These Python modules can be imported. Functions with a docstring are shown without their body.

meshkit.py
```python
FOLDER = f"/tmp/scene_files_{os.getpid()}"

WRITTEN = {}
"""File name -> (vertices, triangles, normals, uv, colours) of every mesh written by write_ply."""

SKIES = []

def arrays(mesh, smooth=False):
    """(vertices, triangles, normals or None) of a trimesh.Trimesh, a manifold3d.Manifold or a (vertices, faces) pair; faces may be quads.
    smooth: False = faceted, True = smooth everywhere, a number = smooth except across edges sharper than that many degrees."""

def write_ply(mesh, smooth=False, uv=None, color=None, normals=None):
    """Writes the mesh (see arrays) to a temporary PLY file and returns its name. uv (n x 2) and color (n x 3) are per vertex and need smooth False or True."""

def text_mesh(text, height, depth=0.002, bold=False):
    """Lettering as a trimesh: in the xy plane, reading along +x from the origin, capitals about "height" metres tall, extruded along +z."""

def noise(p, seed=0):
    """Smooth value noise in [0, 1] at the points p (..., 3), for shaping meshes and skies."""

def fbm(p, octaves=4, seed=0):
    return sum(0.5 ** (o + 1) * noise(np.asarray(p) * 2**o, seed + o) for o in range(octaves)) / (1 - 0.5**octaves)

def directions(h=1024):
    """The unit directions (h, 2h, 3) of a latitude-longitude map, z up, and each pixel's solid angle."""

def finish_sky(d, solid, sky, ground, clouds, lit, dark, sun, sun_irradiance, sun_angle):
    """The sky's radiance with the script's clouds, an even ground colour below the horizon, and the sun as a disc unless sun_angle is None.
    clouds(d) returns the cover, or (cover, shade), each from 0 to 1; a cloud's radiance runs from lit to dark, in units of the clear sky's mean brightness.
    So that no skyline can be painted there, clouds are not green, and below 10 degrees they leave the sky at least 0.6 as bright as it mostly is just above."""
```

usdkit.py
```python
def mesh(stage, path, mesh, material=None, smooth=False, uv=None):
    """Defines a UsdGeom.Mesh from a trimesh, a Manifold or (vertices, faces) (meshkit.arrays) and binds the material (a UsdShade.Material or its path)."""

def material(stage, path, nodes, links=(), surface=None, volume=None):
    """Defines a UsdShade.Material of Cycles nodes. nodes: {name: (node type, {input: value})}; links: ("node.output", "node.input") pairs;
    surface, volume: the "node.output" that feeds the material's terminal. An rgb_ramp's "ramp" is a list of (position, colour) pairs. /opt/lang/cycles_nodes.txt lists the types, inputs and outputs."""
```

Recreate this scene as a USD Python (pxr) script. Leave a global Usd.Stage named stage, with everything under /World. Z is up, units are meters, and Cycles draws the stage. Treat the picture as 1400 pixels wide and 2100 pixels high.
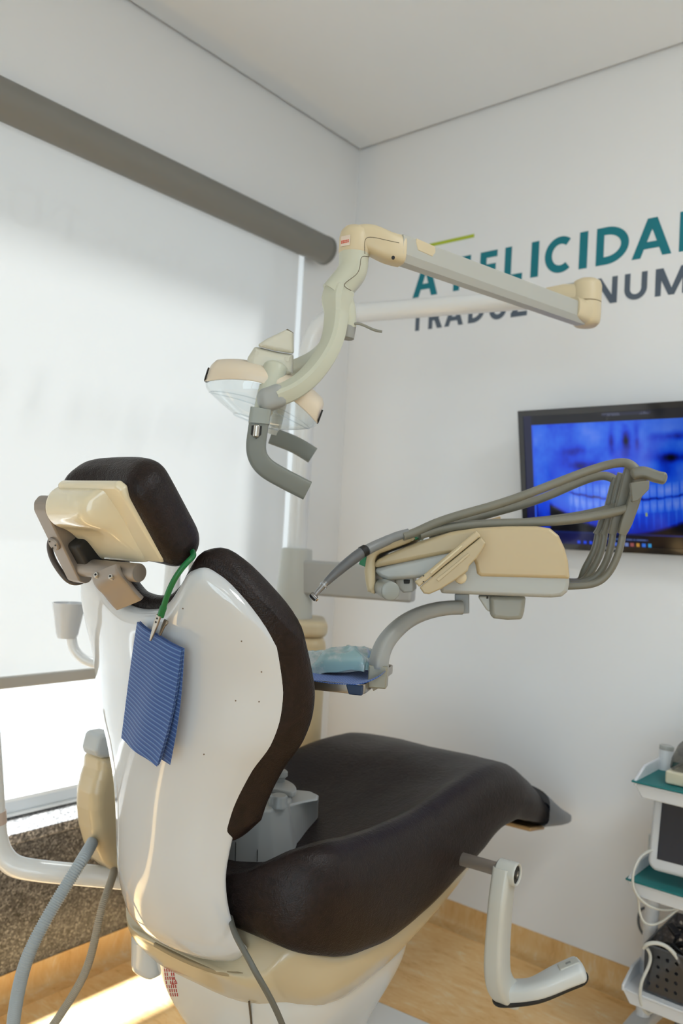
import math, random
import numpy as np
import trimesh
import manifold3d as m3
from scipy.interpolate import CubicSpline
from shapely.geometry import Polygon
import usdkit, meshkit
from pxr import Usd, UsdGeom, UsdLux, UsdShade, Gf, Sdf, Vt

random.seed(3)
rng = np.random.default_rng(3)
stage = Usd.Stage.CreateInMemory()
UsdGeom.SetStageUpAxis(stage, "Z")
UsdGeom.SetStageMetersPerUnit(stage, 1.0)
UsdGeom.Xform.Define(stage, "/World")
UsdGeom.Scope.Define(stage, "/World/Looks")

# ------------------------------------------------------------------ camera, sky, sun, added fill lights, exposure
YAW, PITCH, ROLL, FPX = 0.69222, 0.03333, 0.0554, 1690.8
CAM = np.array([1.90086, -2.28181, 1.1782])
W, H = 1400, 2100
EXPOSURE = 0.15
SUN_E = 7.2
SKY_L = 0.30
PANEL_L = (15.0, 4.0)
PANEL_C = (0.90, 0.96, 1.0)
WIN2_L = 3.4

_f = np.array([-math.sin(YAW) * math.cos(PITCH), math.cos(YAW) * math.cos(PITCH), math.sin(PITCH)])
_r = np.cross(_f, [0, 0, 1]); _r /= np.linalg.norm(_r)
_u = np.cross(_r, _f)
_c, _s = math.cos(ROLL), math.sin(ROLL)
RT, UP = _c * _r + _s * _u, -_s * _r + _c * _u

cam = UsdGeom.Camera.Define(stage, "/World/camera")
cam.CreateHorizontalApertureAttr(24.0)
cam.CreateFocalLengthAttr(24.0 * FPX / W)
cam.CreateFocusDistanceAttr(1.22)
cam.CreateFStopAttr(4.2)
cam.CreateClippingRangeAttr(Gf.Vec2f(0.02, 500))
cam.CreateExposureAttr(EXPOSURE)
m = Gf.Matrix4d(*RT, 0, *UP, 0, *(-_f), 0, *CAM, 1)
UsdGeom.Xformable(cam).AddTransformOp().Set(m)


def look(name, nodes, links=(), surface=None, volume=None):
    return usdkit.material(stage, "/World/Looks/" + name, nodes, links, surface, volume)


dome = UsdLux.DomeLight.Define(stage, "/World/sky")
dome.CreateIntensityAttr(SKY_L)
dome.CreateColorAttr(Gf.Vec3f(0.80, 0.91, 1.0))
sun = UsdLux.DistantLight.Define(stage, "/World/sun")
sun.CreateIntensityAttr(SUN_E)
sun.CreateAngleAttr(4.0)
sun.CreateNormalizeAttr(True)
sun.CreateColorAttr(Gf.Vec3f(0.95, 0.97, 1.0))
SUN_DIR = np.array([1.0, -1.0, -3.1]); SUN_DIR /= np.linalg.norm(SUN_DIR)


def aim(prim, pos, direction, up=(0, 0, 1)):
    """local -z looks along direction"""
    d = np.array(direction, float); d /= np.linalg.norm(d)
    upv = np.array(up, float)
    if abs(d @ upv) > 0.99:
        upv = np.array([0, 1.0, 0])
    x = np.cross(d, upv); x /= np.linalg.norm(x)
    y = np.cross(x, d)
    UsdGeom.Xformable(prim).AddTransformOp().Set(Gf.Matrix4d(*x, 0, *y, 0, *(-d), 0, *np.array(pos, float), 1))


aim(sun, (0, 0, 5), SUN_DIR)


def rect_lamp(name, pos, direction, w, h, L, color):
    r = UsdLux.RectLight.Define(stage, "/World/" + name)
    r.CreateWidthAttr(w); r.CreateHeightAttr(h); r.CreateIntensityAttr(L)
    r.CreateColorAttr(Gf.Vec3f(*color))
    aim(r, pos, direction)
    return r


ROOM_X, ROOM_Y, ROOM_H = 4.3, -4.6, 2.6
PANELS = [(2.45, -1.0), (3.1, -3.0)]
for i, (x, y) in enumerate(PANELS):
    rect_lamp("panel_light_%d" % i, (x, y, ROOM_H - 0.031), (0, 0, -1), 0.56, 0.56, PANEL_L[i], PANEL_C)  # added ceiling fill without lamp bodies, brightens the walls and floor
rect_lamp("daylight_window_2", (3.05, ROOM_Y - 0.10, 1.155), (0, 1, 0), 2.1, 2.19, WIN2_L, (0.74, 0.87, 1.0))  # added fill light, shining in as daylight through an unseen window


# ------------------------------------------------------------------ pixels and frames
def ray(x, y):
    return _f + RT * (x - W / 2) / FPX - UP * (y - H / 2) / FPX


def at(x, y, D):
    return CAM + ray(x, y) * D


def onz(z, x, y):
    d = ray(x, y)
    return CAM + d * (z - CAM[2]) / d[2]


def onx(X, x, y):
    d = ray(x, y)
    return CAM + d * (X - CAM[0]) / d[0]


def ony(Y, x, y):
    d = ray(x, y)
    return CAM + d * (Y - CAM[1]) / d[1]


def onplane(O, n, x, y):
    d = ray(x, y)
    return CAM + d * ((np.asarray(O) - CAM) @ n) / (d @ n)


def nz(v):
    v = np.asarray(v, float)
    return v / np.linalg.norm(v)


# ------------------------------------------------------------------ mesh tools
def cat(*ms):
    ms = [x for x in ms if x is not None]
    return trimesh.util.concatenate(ms)


def tm(v, f):
    f = np.asarray(f)
    if f.ndim == 2 and f.shape[1] == 4:
        f = np.vstack([f[:, [0, 1, 2]], f[:, [0, 2, 3]]])
    return trimesh.Trimesh(np.asarray(v, float), f, process=False)


def fix(t):
    t.merge_vertices()
    trimesh.repair.fix_normals(t, multibody=True)
    return t


def spl(pts, n=40, closed=False):
    p = np.asarray(pts, float)
    if closed:
        p = np.vstack([p, p[:1]])
    t = np.r_[0, np.cumsum(np.sqrt(np.linalg.norm(np.diff(p, axis=0), axis=1)))]
    cs = CubicSpline(t, p, bc_type="periodic" if closed else "natural")
    return cs(np.linspace(0, t[-1], n + 1)[:-1] if closed else np.linspace(0, t[-1], n))


def lin(xs, table):
    """smooth (pchip) interpolation through (x, y) pairs"""
    from scipy.interpolate import PchipInterpolator
    a = np.array(sorted(table))
    return PchipInterpolator(a[:, 0], a[:, 1])(np.clip(xs, a[0, 0], a[-1, 0]))


def loft(rings, cap=True, closed=True):
    R = np.asarray(rings, float)
    n, k = R.shape[:2]
    v = R.reshape(-1, 3)
    f = []
    kk = k if closed else k - 1
    for i in range(n - 1):
        for j in range(kk):
            a, b = i * k + j, i * k + (j + 1) % k
            f.append([a, b, b + k, a + k])
    f = np.array(f)
    f = np.vstack([f[:, [0, 1, 2]], f[:, [0, 2, 3]]])
    if cap and closed:
        c0, c1 = R[0].mean(0), R[-1].mean(0)
        v = np.vstack([v, c0, c1])
        i0, i1 = len(v) - 2, len(v) - 1
        j = np.arange(k)
        f = np.vstack([f, np.stack([np.full(k, i0), (j + 1) % k, j], 1), np.stack([np.full(k, i1), (n - 1) * k + j, (n - 1) * k + (j + 1) % k], 1)])
    return fix(tm(v, f))


def ring2(n, e=2.0):
    t = np.linspace(0, 2 * math.pi, n, endpoint=False)
    c, s = np.cos(t), np.sin(t)
    return np.sign(c) * np.abs(c) ** (2 / e), np.sign(s) * np.abs(s) ** (2 / e)


def tube(path, r, rb=None, n=16, e=2.0, up=None, cap=True, endround=0):
    """sweep; r along the side vector (t x up), rb along the other; both may be arrays"""
    P = np.asarray(path, float)
    m = len(P)
    r = np.broadcast_to(np.asarray(r, float), (m,)).copy()
    rb = r.copy() if rb is None else np.broadcast_to(np.asarray(rb, float), (m,)).copy()
    T = np.gradient(P, axis=0)
    T /= np.linalg.norm(T, axis=1, keepdims=True)
    if endround:
        pre, post, k = [], [], 5
        for q in range(k):
            a = q / k * math.pi / 2
            pre.append((P[0] - T[0] * endround * math.cos(a) , math.sin(a)))
            post.append((P[-1] + T[-1] * endround * math.sin(math.pi / 2 - a), math.sin(a)))
        s0 = np.array([max(x[1], 0.02) for x in pre]); s1 = np.array([max(x[1], 0.02) for x in post[::-1]])
        r = np.r_[r[0] * s0, r, r[-1] * s1]; rb = np.r_[rb[0] * s0, rb, rb[-1] * s1]
        P = np.vstack([[x[0] for x in pre], P, [x[0] for x in post[::-1]]])
        T = np.vstack([np.repeat(T[:1], k, 0), T, np.repeat(T[-1:], k, 0)])
        m = len(P)
    cx, sy = ring2(n, e)
    rings = []
    side = None
    for i in range(m):
        if up is not None:
            s = np.cross(T[i], up)
            s = nz(s)
        else:
            if side is None:
                g = np.array([0, 0, 1.0]) if abs(T[i][2]) < 0.9 else np.array([1.0, 0, 0])
                s = nz(np.cross(T[i], g))
            else:
                s = nz(side - T[i] * (side @ T[i]))
        side = s
        b = np.cross(s, T[i])
        rings.append(P[i] + np.outer(cx * r[i], s) + np.outer(sy * rb[i], b))
    return loft(rings, cap)


def lathe(profile, O=(0, 0, 0), axis=(0, 0, 1), n=40):
    """profile (radius, height) along the axis from O"""
    ax = nz(axis)
    g = np.array([1.0, 0, 0]) if abs(ax[0]) < 0.9 else np.array([0, 1.0, 0])
    x = nz(np.cross(g, ax)); y = np.cross(ax, x)
    t = np.linspace(0, 2 * math.pi, n, endpoint=False)
    rings = [np.asarray(O) + ax * h + r * (np.outer(np.cos(t), x) + np.outer(np.sin(t), y)) for r, h in profile]
    return loft(rings)


def rounded(poly, c):
    if c <= 0:
        return poly
    q = poly.buffer(-c, join_style="round").buffer(c, join_style="round", quad_segs=6)
    q = q.buffer(c * .8, quad_segs=6).buffer(-c * .8, quad_segs=6)
    if q.geom_type != "Polygon" or q.is_empty:
        q = poly.buffer(c * .5).buffer(-c * .5)
    return q


def slab2(pts, th, bev=0.0, corner=None, smooth=False, steps=4, one=False):
    """2D outline -> local mesh, z from -th/2 to th/2, with rounded rims"""
    pts = np.asarray(pts, float)
    if smooth:
        pts = spl(pts, 96, True)
    poly = Polygon(pts)
    if not poly.is_valid:
        poly = poly.buffer(0)
    poly = rounded(poly, bev * 1.02 if corner is None else corner)
    bev = min(bev, th / 2 * .999)
    levels = [(0.0, -th / 2), (0.0, th / 2)] if bev <= 0 else []
    if bev > 0:
        for q in range(steps + 1):
            a = q / steps * math.pi / 2
            levels.append((bev * (1 - math.sin(a)), -th / 2 + bev * (1 - math.cos(a))))
        levels += [(i, -z) for i, z in levels[::-1]]
    ext = np.array(poly.simplify(1e-5).exterior.coords)[:-1]
    if Polygon(ext).exterior.is_ccw is False:
        ext = ext[::-1]
    # resample long edges
    out = []
    step = max(poly.length / 160, 1e-4)
    for i in range(len(ext)):
        a, b = ext[i], ext[(i + 1) % len(ext)]
        k = max(1, int(np.linalg.norm(b - a) / (step * 4)))
        out += [a + (b - a) * j / k for j in range(k)]
    ext = np.array(out)
    e0 = ext - np.roll(ext, 1, 0); e1 = np.roll(ext, -1, 0) - ext
    n0 = np.stack([e0[:, 1], -e0[:, 0]], 1); n1 = np.stack([e1[:, 1], -e1[:, 0]], 1)
    n0 /= np.linalg.norm(n0, axis=1, keepdims=True) + 1e-12; n1 /= np.linalg.norm(n1, axis=1, keepdims=True) + 1e-12
    nn = n0 + n1; nn /= np.linalg.norm(nn, axis=1, keepdims=True) + 1e-12
    sc = 1 / np.clip((nn * n1).sum(1), .5, 1)
    nn = nn * sc[:, None]
    rings = [np.c_[ext - nn * i, np.full(len(ext), z)] for i, z in levels]
    body = loft(rings, cap=False)
    caps = []
    for rg in (rings[0], rings[-1]):
        pg = Polygon(rg[:, :2])
        if not pg.is_valid:
            pg = pg.buffer(0)
        for g in getattr(pg, "geoms", [pg]):
            v, f = trimesh.creation.triangulate_polygon(g, engine="earcut")
            caps.append(tm(np.c_[v, np.full(len(v), rg[0, 2])], f))
    return fix(cat(body, *caps))


def place(mesh, O, ex, ey, ez=None):
    ex, ey = nz(ex), nz(ey)
    ez = np.cross(ex, ey) if ez is None else nz(ez)
    v = np.asarray(mesh.vertices)
    w = np.asarray(O) + np.outer(v[:, 0], ex) + np.outer(v[:, 1], ey) + np.outer(v[:, 2], ez)
    return fix(tm(w, mesh.faces.copy()))


def slab(pts, th, O, ex, ey, bev=0.0, shift=0.0, **k):
    m = slab2(pts, th, bev, **k)
    m.vertices[:, 2] += shift
    return place(m, O, ex, ey)


def rbox(size, r, O, ex=(1, 0, 0), ey=(0, 1, 0)):
    x, y, z = np.array(size) / 2
    return slab([(-x, -y), (x, -y), (x, y), (-x, y)], 2 * z, O, ex, ey, bev=r)


def box(lo, hi):
    lo, hi = np.minimum(lo, hi), np.maximum(lo, hi)
    b = trimesh.creation.box(hi - lo)
    b.apply_translation((lo + hi) / 2)
    return b


def grid(F, nu, nv):
    """F(u, v) for arrays -> (nu*nv, 3); u, v in [0, 1]"""
    u, v = np.meshgrid(np.linspace(0, 1, nu), np.linspace(0, 1, nv), indexing="ij")
    P = F(u, v)
    i, j = np.meshgrid(np.arange(nu - 1), np.arange(nv - 1), indexing="ij")
    a = (i * nv + j).ravel()
    q = np.stack([a, a + nv, a + nv + 1, a + 1], 1)
    return P.reshape(-1, 3), q, nu, nv


def sheet(P, Q, nu, nv):
    """two matched grids (front P, back Q) joined along the rim"""
    i, j = np.meshgrid(np.arange(nu - 1), np.arange(nv - 1), indexing="ij")
    a = (i * nv + j).ravel()
    q = np.stack([a, a + nv, a + nv + 1, a + 1], 1)
    n = nu * nv
    idx = np.arange(n).reshape(nu, nv)
    rim = np.r_[idx[:-1, 0], idx[-1, :-1], idx[1:, -1][::-1], idx[0, 1:][::-1]]
    nx = np.roll(rim, -1)
    f = np.vstack([q, q[:, ::-1] + n, np.stack([nx, rim, rim + n, nx + n], 1)])
    return fix(tm(np.vstack([P.reshape(-1, 3), Q.reshape(-1, 3)]), f))


# ------------------------------------------------------------------ objects
_names, _base = {}, {}


def numbered(path):
    k = _names.get(path, 0)
    _names[path] = k + 1
    return path if k == 0 else "%s_%03d" % (path, k)


def tag(prim, label=None, category=None, group=None, kind=None):
    for k, v in (("label", label), ("category", category), ("group", group), ("kind", kind)):
        if v:
            prim.SetCustomDataByKey(k, v)
    return prim


def thing(name, label, category, base, group=None, kind=None):
    path = numbered("/World/" + name)
    x = UsdGeom.Xform.Define(stage, path)
    base = np.array(base, float)
    x.AddTranslateOp().Set(Gf.Vec3d(*base))
    _base[path] = base
    return tag(x.GetPrim(), label, category, group, kind)


def part(parent, name, mesh, mat, label=None, smooth=35, kind=None, uv=None):
    pp = str(parent.GetPath())
    path = numbered(pp + "/" + name)
    b = _base[pp]
    _base[path] = b
    mm = mesh.copy()
    mm.vertices = np.asarray(mm.vertices) - b
    o = usdkit.mesh(stage, path, mm, mat, smooth=smooth).GetPrim()
    return tag(o, label, None, None, kind)


def single(name, mesh, mat, label, category, smooth=35, group=None, kind=None):
    path = numbered("/World/" + name)
    lo, hi = mesh.bounds
    b = np.array([(lo[0] + hi[0]) / 2, (lo[1] + hi[1]) / 2, lo[2]])
    mm = mesh.copy()
    mm.vertices = np.asarray(mm.vertices) - b
    o = usdkit.mesh(stage, path, mm, mat, smooth=smooth)
    o.AddTranslateOp().Set(Gf.Vec3d(*b))
    _base[path] = b
    return tag(o.GetPrim(), label, category, group, kind)


def struct(name, mesh, mat, label, category=None, smooth=False):
    return single(name, mesh, mat, label, category or name.split("_")[0], smooth=smooth, kind="structure")


# ------------------------------------------------------------------ materials
def lin_(c):
    c = np.asarray(c, float) / 255
    return np.where(c <= .04045, c / 12.92, ((c + .055) / 1.055) ** 2.4)


def M(name, rgb, rough=.5, metal=0.0, coat=0.0, bump=None, mottle=None, spec=None, extra=None):
    """rgb: sRGB 0..255 base colour; bump (scale, distance); mottle (scale, rgb2, low, high)"""
    p = {"roughness": rough, "metallic": metal, "base_color": tuple(lin_(rgb))}
    if coat:
        p.update({"coat_weight": coat, "coat_roughness": .04})
    if spec is not None:
        p["specular_ior_level"] = spec
    if extra:
        p.update(extra)
    nodes, links = {"p": ("principled_bsdf", p), "g": ("geometry", {})}, []
    if mottle:
        sc, rgb2, lo, hi = mottle
        nodes["mn"] = ("noise_texture", {"scale": sc, "detail": 5.0, "roughness": .6})
        nodes["mr"] = ("rgb_ramp", {"ramp": [(lo, tuple(lin_(rgb))), (hi, tuple(lin_(rgb2)))]})
        links += [("g.position", "mn.vector"), ("mn.fac", "mr.fac"), ("mr.color", "p.base_color")]
    if bump:
        nodes["bn"] = ("noise_texture", {"scale": bump[0], "detail": 3.0})
        nodes["bb"] = ("bump", {"strength": 1.0, "distance": bump[1]})
        links += [("g.position", "bn.vector"), ("bn.fac", "bb.height"), ("bb.normal", "p.normal")]
    return look(name, nodes, links, "p.bsdf")


wall_paint = M("wall_paint", (236, 236, 236), .85, bump=(260, .0004))
ceil_paint = M("ceiling_paint", (237, 240, 243), .9)
gap_mat = M("shadow_gap", (120, 119, 115), .9)
alu = M("white_aluminium", (205, 210, 214), .35, spec=.6)
rail_grey = M("rail_grey", (150, 147, 141), .5)
ivory_hard = M("ivory_plastic", (214, 199, 166), .22, coat=.4)
ivory_head = M("headrest_ivory", (222, 209, 178), .16, coat=.5)
ivory_shell = M("underframe_ivory", (192, 178, 148), .2, coat=.4)
ivory_soft = M("ivory_matt", (208, 192, 158), .42)
cream_light = M("cream_panel", (224, 209, 186), .33)
light_grey = M("light_grey_plastic", (189, 190, 182), .32)
greenish = M("greenish_grey_plastic", (196, 197, 178), .38)
arm_face = M("arm_grey", (178, 178, 170), .4)
mid_grey = M("mid_grey_plastic", (140, 142, 137), .42)
handle_grey = M("handle_grey", (122, 125, 118), .5)
hose_grey = M("hose_grey", (118, 116, 106), .45)
white_gloss = M("white_gloss", (204, 206, 207), .07, coat=.6)
white_tube = M("white_enamel", (226, 227, 226), .25, coat=.3)
leather = None
steel = M("steel", (190, 186, 178), .28, metal=1.0)
bronze = M("bronze_anodised", (146, 136, 126), .45, metal=.55)
dark_hole = M("black_rubber", (22, 21, 20), .6)
seam_mat = M("seam_line", (96, 84, 66), .8)
green_cord = M("green_silicone", (8, 106, 52), .4)
navy = M("navy_cover", (12, 42, 76), .5)


def leather_mat():
    n = {"g": ("geometry", {}), "v": ("voronoi_texture", {"scale": 420.0, "feature": "smooth_f1", "smoothness": .6}),
         "w": ("noise_texture", {"scale": 60.0, "detail": 4.0, "distortion": 1.2}),
         "a": ("math", {"math_type": "multiply_add", "value2": .45}),
         "b": ("bump", {"strength": .7, "distance": .0014}),
         "c": ("rgb_ramp", {"ramp": [(.3, tuple(lin_((25, 17, 15)))), (.75, tuple(lin_((38, 27, 24))))]}),
         "p": ("principled_bsdf", {"roughness": .42, "specular_ior_level": .24})}
    l = [("g.position", "v.vector"), ("g.position", "w.vector"), ("v.distance", "a.value1"), ("w.fac", "a.value3"), ("a.value", "b.height"), ("b.normal", "p.normal"),
         ("w.fac", "c.fac"), ("c.color", "p.base_color")]
    return look("brown_leather", n, l, "p.bsdf")


leather = leather_mat()


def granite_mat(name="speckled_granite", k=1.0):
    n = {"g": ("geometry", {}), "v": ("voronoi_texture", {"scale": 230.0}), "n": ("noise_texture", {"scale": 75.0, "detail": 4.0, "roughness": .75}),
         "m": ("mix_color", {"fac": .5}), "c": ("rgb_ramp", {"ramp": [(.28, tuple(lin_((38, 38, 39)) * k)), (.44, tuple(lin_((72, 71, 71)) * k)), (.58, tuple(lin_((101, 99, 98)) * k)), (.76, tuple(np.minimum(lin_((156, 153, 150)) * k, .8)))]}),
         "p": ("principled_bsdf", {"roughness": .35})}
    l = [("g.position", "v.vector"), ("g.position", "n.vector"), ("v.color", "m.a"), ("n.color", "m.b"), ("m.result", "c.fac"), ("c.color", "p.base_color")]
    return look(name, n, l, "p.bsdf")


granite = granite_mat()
sill_granite = granite_mat("pale_granite", 2.1)  # same stone as the panel, lightened to carry the sun glare


def vinyl_mat(name, stretch, k=1.0):
    n = {"g": ("geometry", {}), "mp": ("mapping", {"scale": stretch, "rotation": (0, 0, .5)}), "n": ("noise_texture", {"scale": 5.0, "detail": 6.0, "roughness": .62, "distortion": 1.6}),
         "n2": ("noise_texture", {"scale": 26.0, "detail": 5.0, "roughness": .7, "distortion": .8}),
         "m": ("mix_float", {"fac": .4}),
         "c": ("rgb_ramp", {"ramp": [(.30, tuple(lin_((214, 160, 92)) * k)), (.44, tuple(lin_((242, 194, 128)) * k)), (.56, tuple(lin_((248, 208, 148)) * k)), (.68, tuple(lin_((253, 236, 204)) * k))]}),
         "p": ("principled_bsdf", {"roughness": .38})}
    l = [("g.position", "mp.vector"), ("mp.vector", "n.vector"), ("mp.vector", "n2.vector"), ("n.fac", "m.a"), ("n2.fac", "m.b"), ("m.result", "c.fac"), ("c.color", "p.base_color")]
    return look(name, n, l, "p.bsdf")


floor_vinyl = vinyl_mat("floor_vinyl", (1.0, 2.6, 1.0))
skirt_vinyl = vinyl_mat("skirting_vinyl", (2.2, 2.2, .7), .80)


def pane_mat(name, tint=(1, 1, 1), rough=0.0, f0=.04, haze=0.0, haze_color=(.8, .8, .8)):
    """thin glass or clear plastic: a Schlick fresnel that is the same from both faces"""
    n = {"g": ("geometry", {}), "d": ("vector_math", {"math_type": "dot_product"}), "a": ("math", {"math_type": "absolute"}), "s": ("math", {"math_type": "subtract", "value1": 1.0}),
         "p": ("math", {"math_type": "power", "value2": 5.0}), "f": ("math", {"math_type": "multiply_add", "value2": .96 - f0, "value3": f0}),
         "t": ("transparent_bsdf", {"color": tint}), "gl": ("glossy_bsdf", {"color": (1, 1, 1), "roughness": rough}), "m": ("mix_closure", {})}
    l = [("g.incoming", "d.vector1"), ("g.normal", "d.vector2"), ("d.value", "a.value1"), ("a.value", "s.value2"), ("s.value", "p.value1"), ("p.value", "f.value1"), ("f.value", "m.fac"),
         ("t.BSDF", "m.closure1"), ("gl.BSDF", "m.closure2")]
    if haze:
        n["h"] = ("diffuse_bsdf", {"color": haze_color})
        n["m2"] = ("mix_closure", {"fac": haze})
        l += [("m.closure", "m2.closure1"), ("h.BSDF", "m2.closure2")]
    return look(name, n, l, "m2.closure" if haze else "m.closure")


pane = pane_mat("window_glass", (.96, .98, .97))
clear_plastic = pane_mat("clear_plastic", (.90, .92, .93), .04)
clear_shield = pane_mat("clear_shield", (.93, .95, .95), .02)


def blind_mat():
    n = {"g": ("geometry", {}), "mp": ("mapping", {"scale": (1, 900, 900)}), "n": ("noise_texture", {"scale": 1.0, "detail": 1.0}),
         "c": ("rgb_ramp", {"ramp": [(.2, (.67, .66, .645)), (.8, (.74, .73, .715))]}),
         "d": ("diffuse_bsdf", {}), "t": ("translucent_bsdf", {}), "m": ("mix_closure", {"fac": .245}), "x": ("transparent_bsdf", {"color": (1, 1, 1)}), "m2": ("mix_closure", {"fac": .05})}
    l = [("g.position", "mp.vector"), ("mp.vector", "n.vector"), ("n.fac", "c.fac"), ("c.color", "d.color"), ("c.color", "t.color"), ("d.BSDF", "m.closure1"), ("t.BSDF", "m.closure2"),
         ("m.closure", "m2.closure1"), ("x.BSDF", "m2.closure2")]
    return look("blind_screen_fabric", n, l, "m2.closure")


blind_fabric = blind_mat()

# ------------------------------------------------------------------ the room
T = .17                                                      # wall thickness
GAP = .012
struct("floor", box((0, ROOM_Y, -.1), (ROOM_X, 0, 0)), floor_vinyl, "beige marbled vinyl floor under the dental chair", "floor")
struct("ceiling", cat(box((GAP, ROOM_Y, ROOM_H), (ROOM_X, -GAP, ROOM_H + .1))), ceil_paint, "flat white painted ceiling", "ceiling")
struct("trim_1", cat(box((-T, ROOM_Y, ROOM_H + .018), (GAP + .002, T, ROOM_H + .06)), box((-T, -GAP - .002, ROOM_H + .018), (ROOM_X, T, ROOM_H + .06))), gap_mat,
       "narrow shadow gap running between ceiling and walls", "trim")
struct("wall_back", box((-T, 0, 0), (ROOM_X + T, T, ROOM_H + .018)), wall_paint, "white wall carrying the teal lettering and the screen", "wall")
WY0, WY1, WZ0, WZ1 = -3.2, -.262, .41, 2.50
struct("wall_left", cat(box((-T, WY1, 0), (0, 0, ROOM_H + .018)), box((-T, WY0, WZ1), (0, WY1, ROOM_H + .018)), box((-.05, WY0, 2.135), (0, WY1, WZ1)), box((-T, ROOM_Y, 0), (0, WY0, ROOM_H + .018)),
                        box((-T, WY0, 0), (-.02, WY1, .380))), wall_paint, "white wall around the blind-covered window", "wall")
struct("wall_right", box((ROOM_X, ROOM_Y, 0), (ROOM_X + T, 0, ROOM_H + .1)), wall_paint, "plain white wall on the far right side of the room", "wall")
w2 = (2.0, 4.1, .06, 2.25)
struct("wall_front", cat(box((-T, ROOM_Y - T, 0), (w2[0], ROOM_Y, ROOM_H + .1)), box((w2[1], ROOM_Y - T, 0), (ROOM_X + T, ROOM_Y, ROOM_H + .1)),
                         box((w2[0], ROOM_Y - T, 0), (w2[1], ROOM_Y, w2[2])), box((w2[0], ROOM_Y - T, w2[3]), (w2[1], ROOM_Y, ROOM_H + .1))), wall_paint, "white wall with a wide window behind the photographer", "wall")
w2t = thing("window_2", "wide white-framed window behind the photographer", "window", ((w2[0] + w2[1]) / 2, ROOM_Y, w2[2]), kind="structure")  # window added behind the camera to go with its fill light
xs = np.linspace(w2[0], w2[1], 4)
part(w2t, "window_frame", cat(*[box((x - .025, ROOM_Y - .07, w2[2]), (x + .025, ROOM_Y - .02, w2[3])) for x in xs], box((w2[0], ROOM_Y - .07, w2[2]), (w2[1], ROOM_Y - .02, w2[2] + .05)),
                              box((w2[0], ROOM_Y - .07, w2[3] - .05), (w2[1], ROOM_Y - .02, w2[3]))), alu, smooth=False)
for a, b in zip(xs[:-1], xs[1:]):
    part(w2t, "pane", box((a + .025, ROOM_Y - .05, w2[2] + .05), (b - .025, ROOM_Y - .044, w2[3] - .05)), pane, smooth=False)
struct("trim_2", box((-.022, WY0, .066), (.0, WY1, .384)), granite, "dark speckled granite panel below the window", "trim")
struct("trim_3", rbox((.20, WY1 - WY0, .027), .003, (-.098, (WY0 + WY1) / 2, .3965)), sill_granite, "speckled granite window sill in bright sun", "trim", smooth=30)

# coved vinyl skirting
SK = .069


def coved(p0, p1, out):
    prof = [(0, SK), (.004, SK), (.004, .026), (.0075, .012), (.0135, .0048), (.026, .0015), (.05, .0008), (.05, 0), (0, 0)]
    rings = [[np.asarray(p) + np.asarray(out) * d + np.array([0, 0, z]) for d, z in prof] for p in (p0, p1)]
    return loft(rings)


struct("baseboard_left", coved((0, ROOM_Y, 0), (0, 0, 0), (1, 0, 0)), skirt_vinyl, "coved beige vinyl skirting below the granite", "baseboard", smooth=40)
struct("baseboard_back", coved((0, 0, 0), (ROOM_X, 0, 0), (0, -1, 0)), skirt_vinyl, "coved beige vinyl skirting along the lettered wall", "baseboard", smooth=40)

# window: frame, pane, then the blind hanging in front of it
win = thing("window_1", "tall white aluminium window behind the grey roller blind", "window", (-.11, (WY0 + WY1) / 2, WZ0), kind="structure")


def bar(lo, hi, b=.004):
    lo, hi = np.minimum(lo, hi), np.maximum(lo, hi)
    return rbox(hi - lo, b, (lo + hi) / 2)


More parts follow.
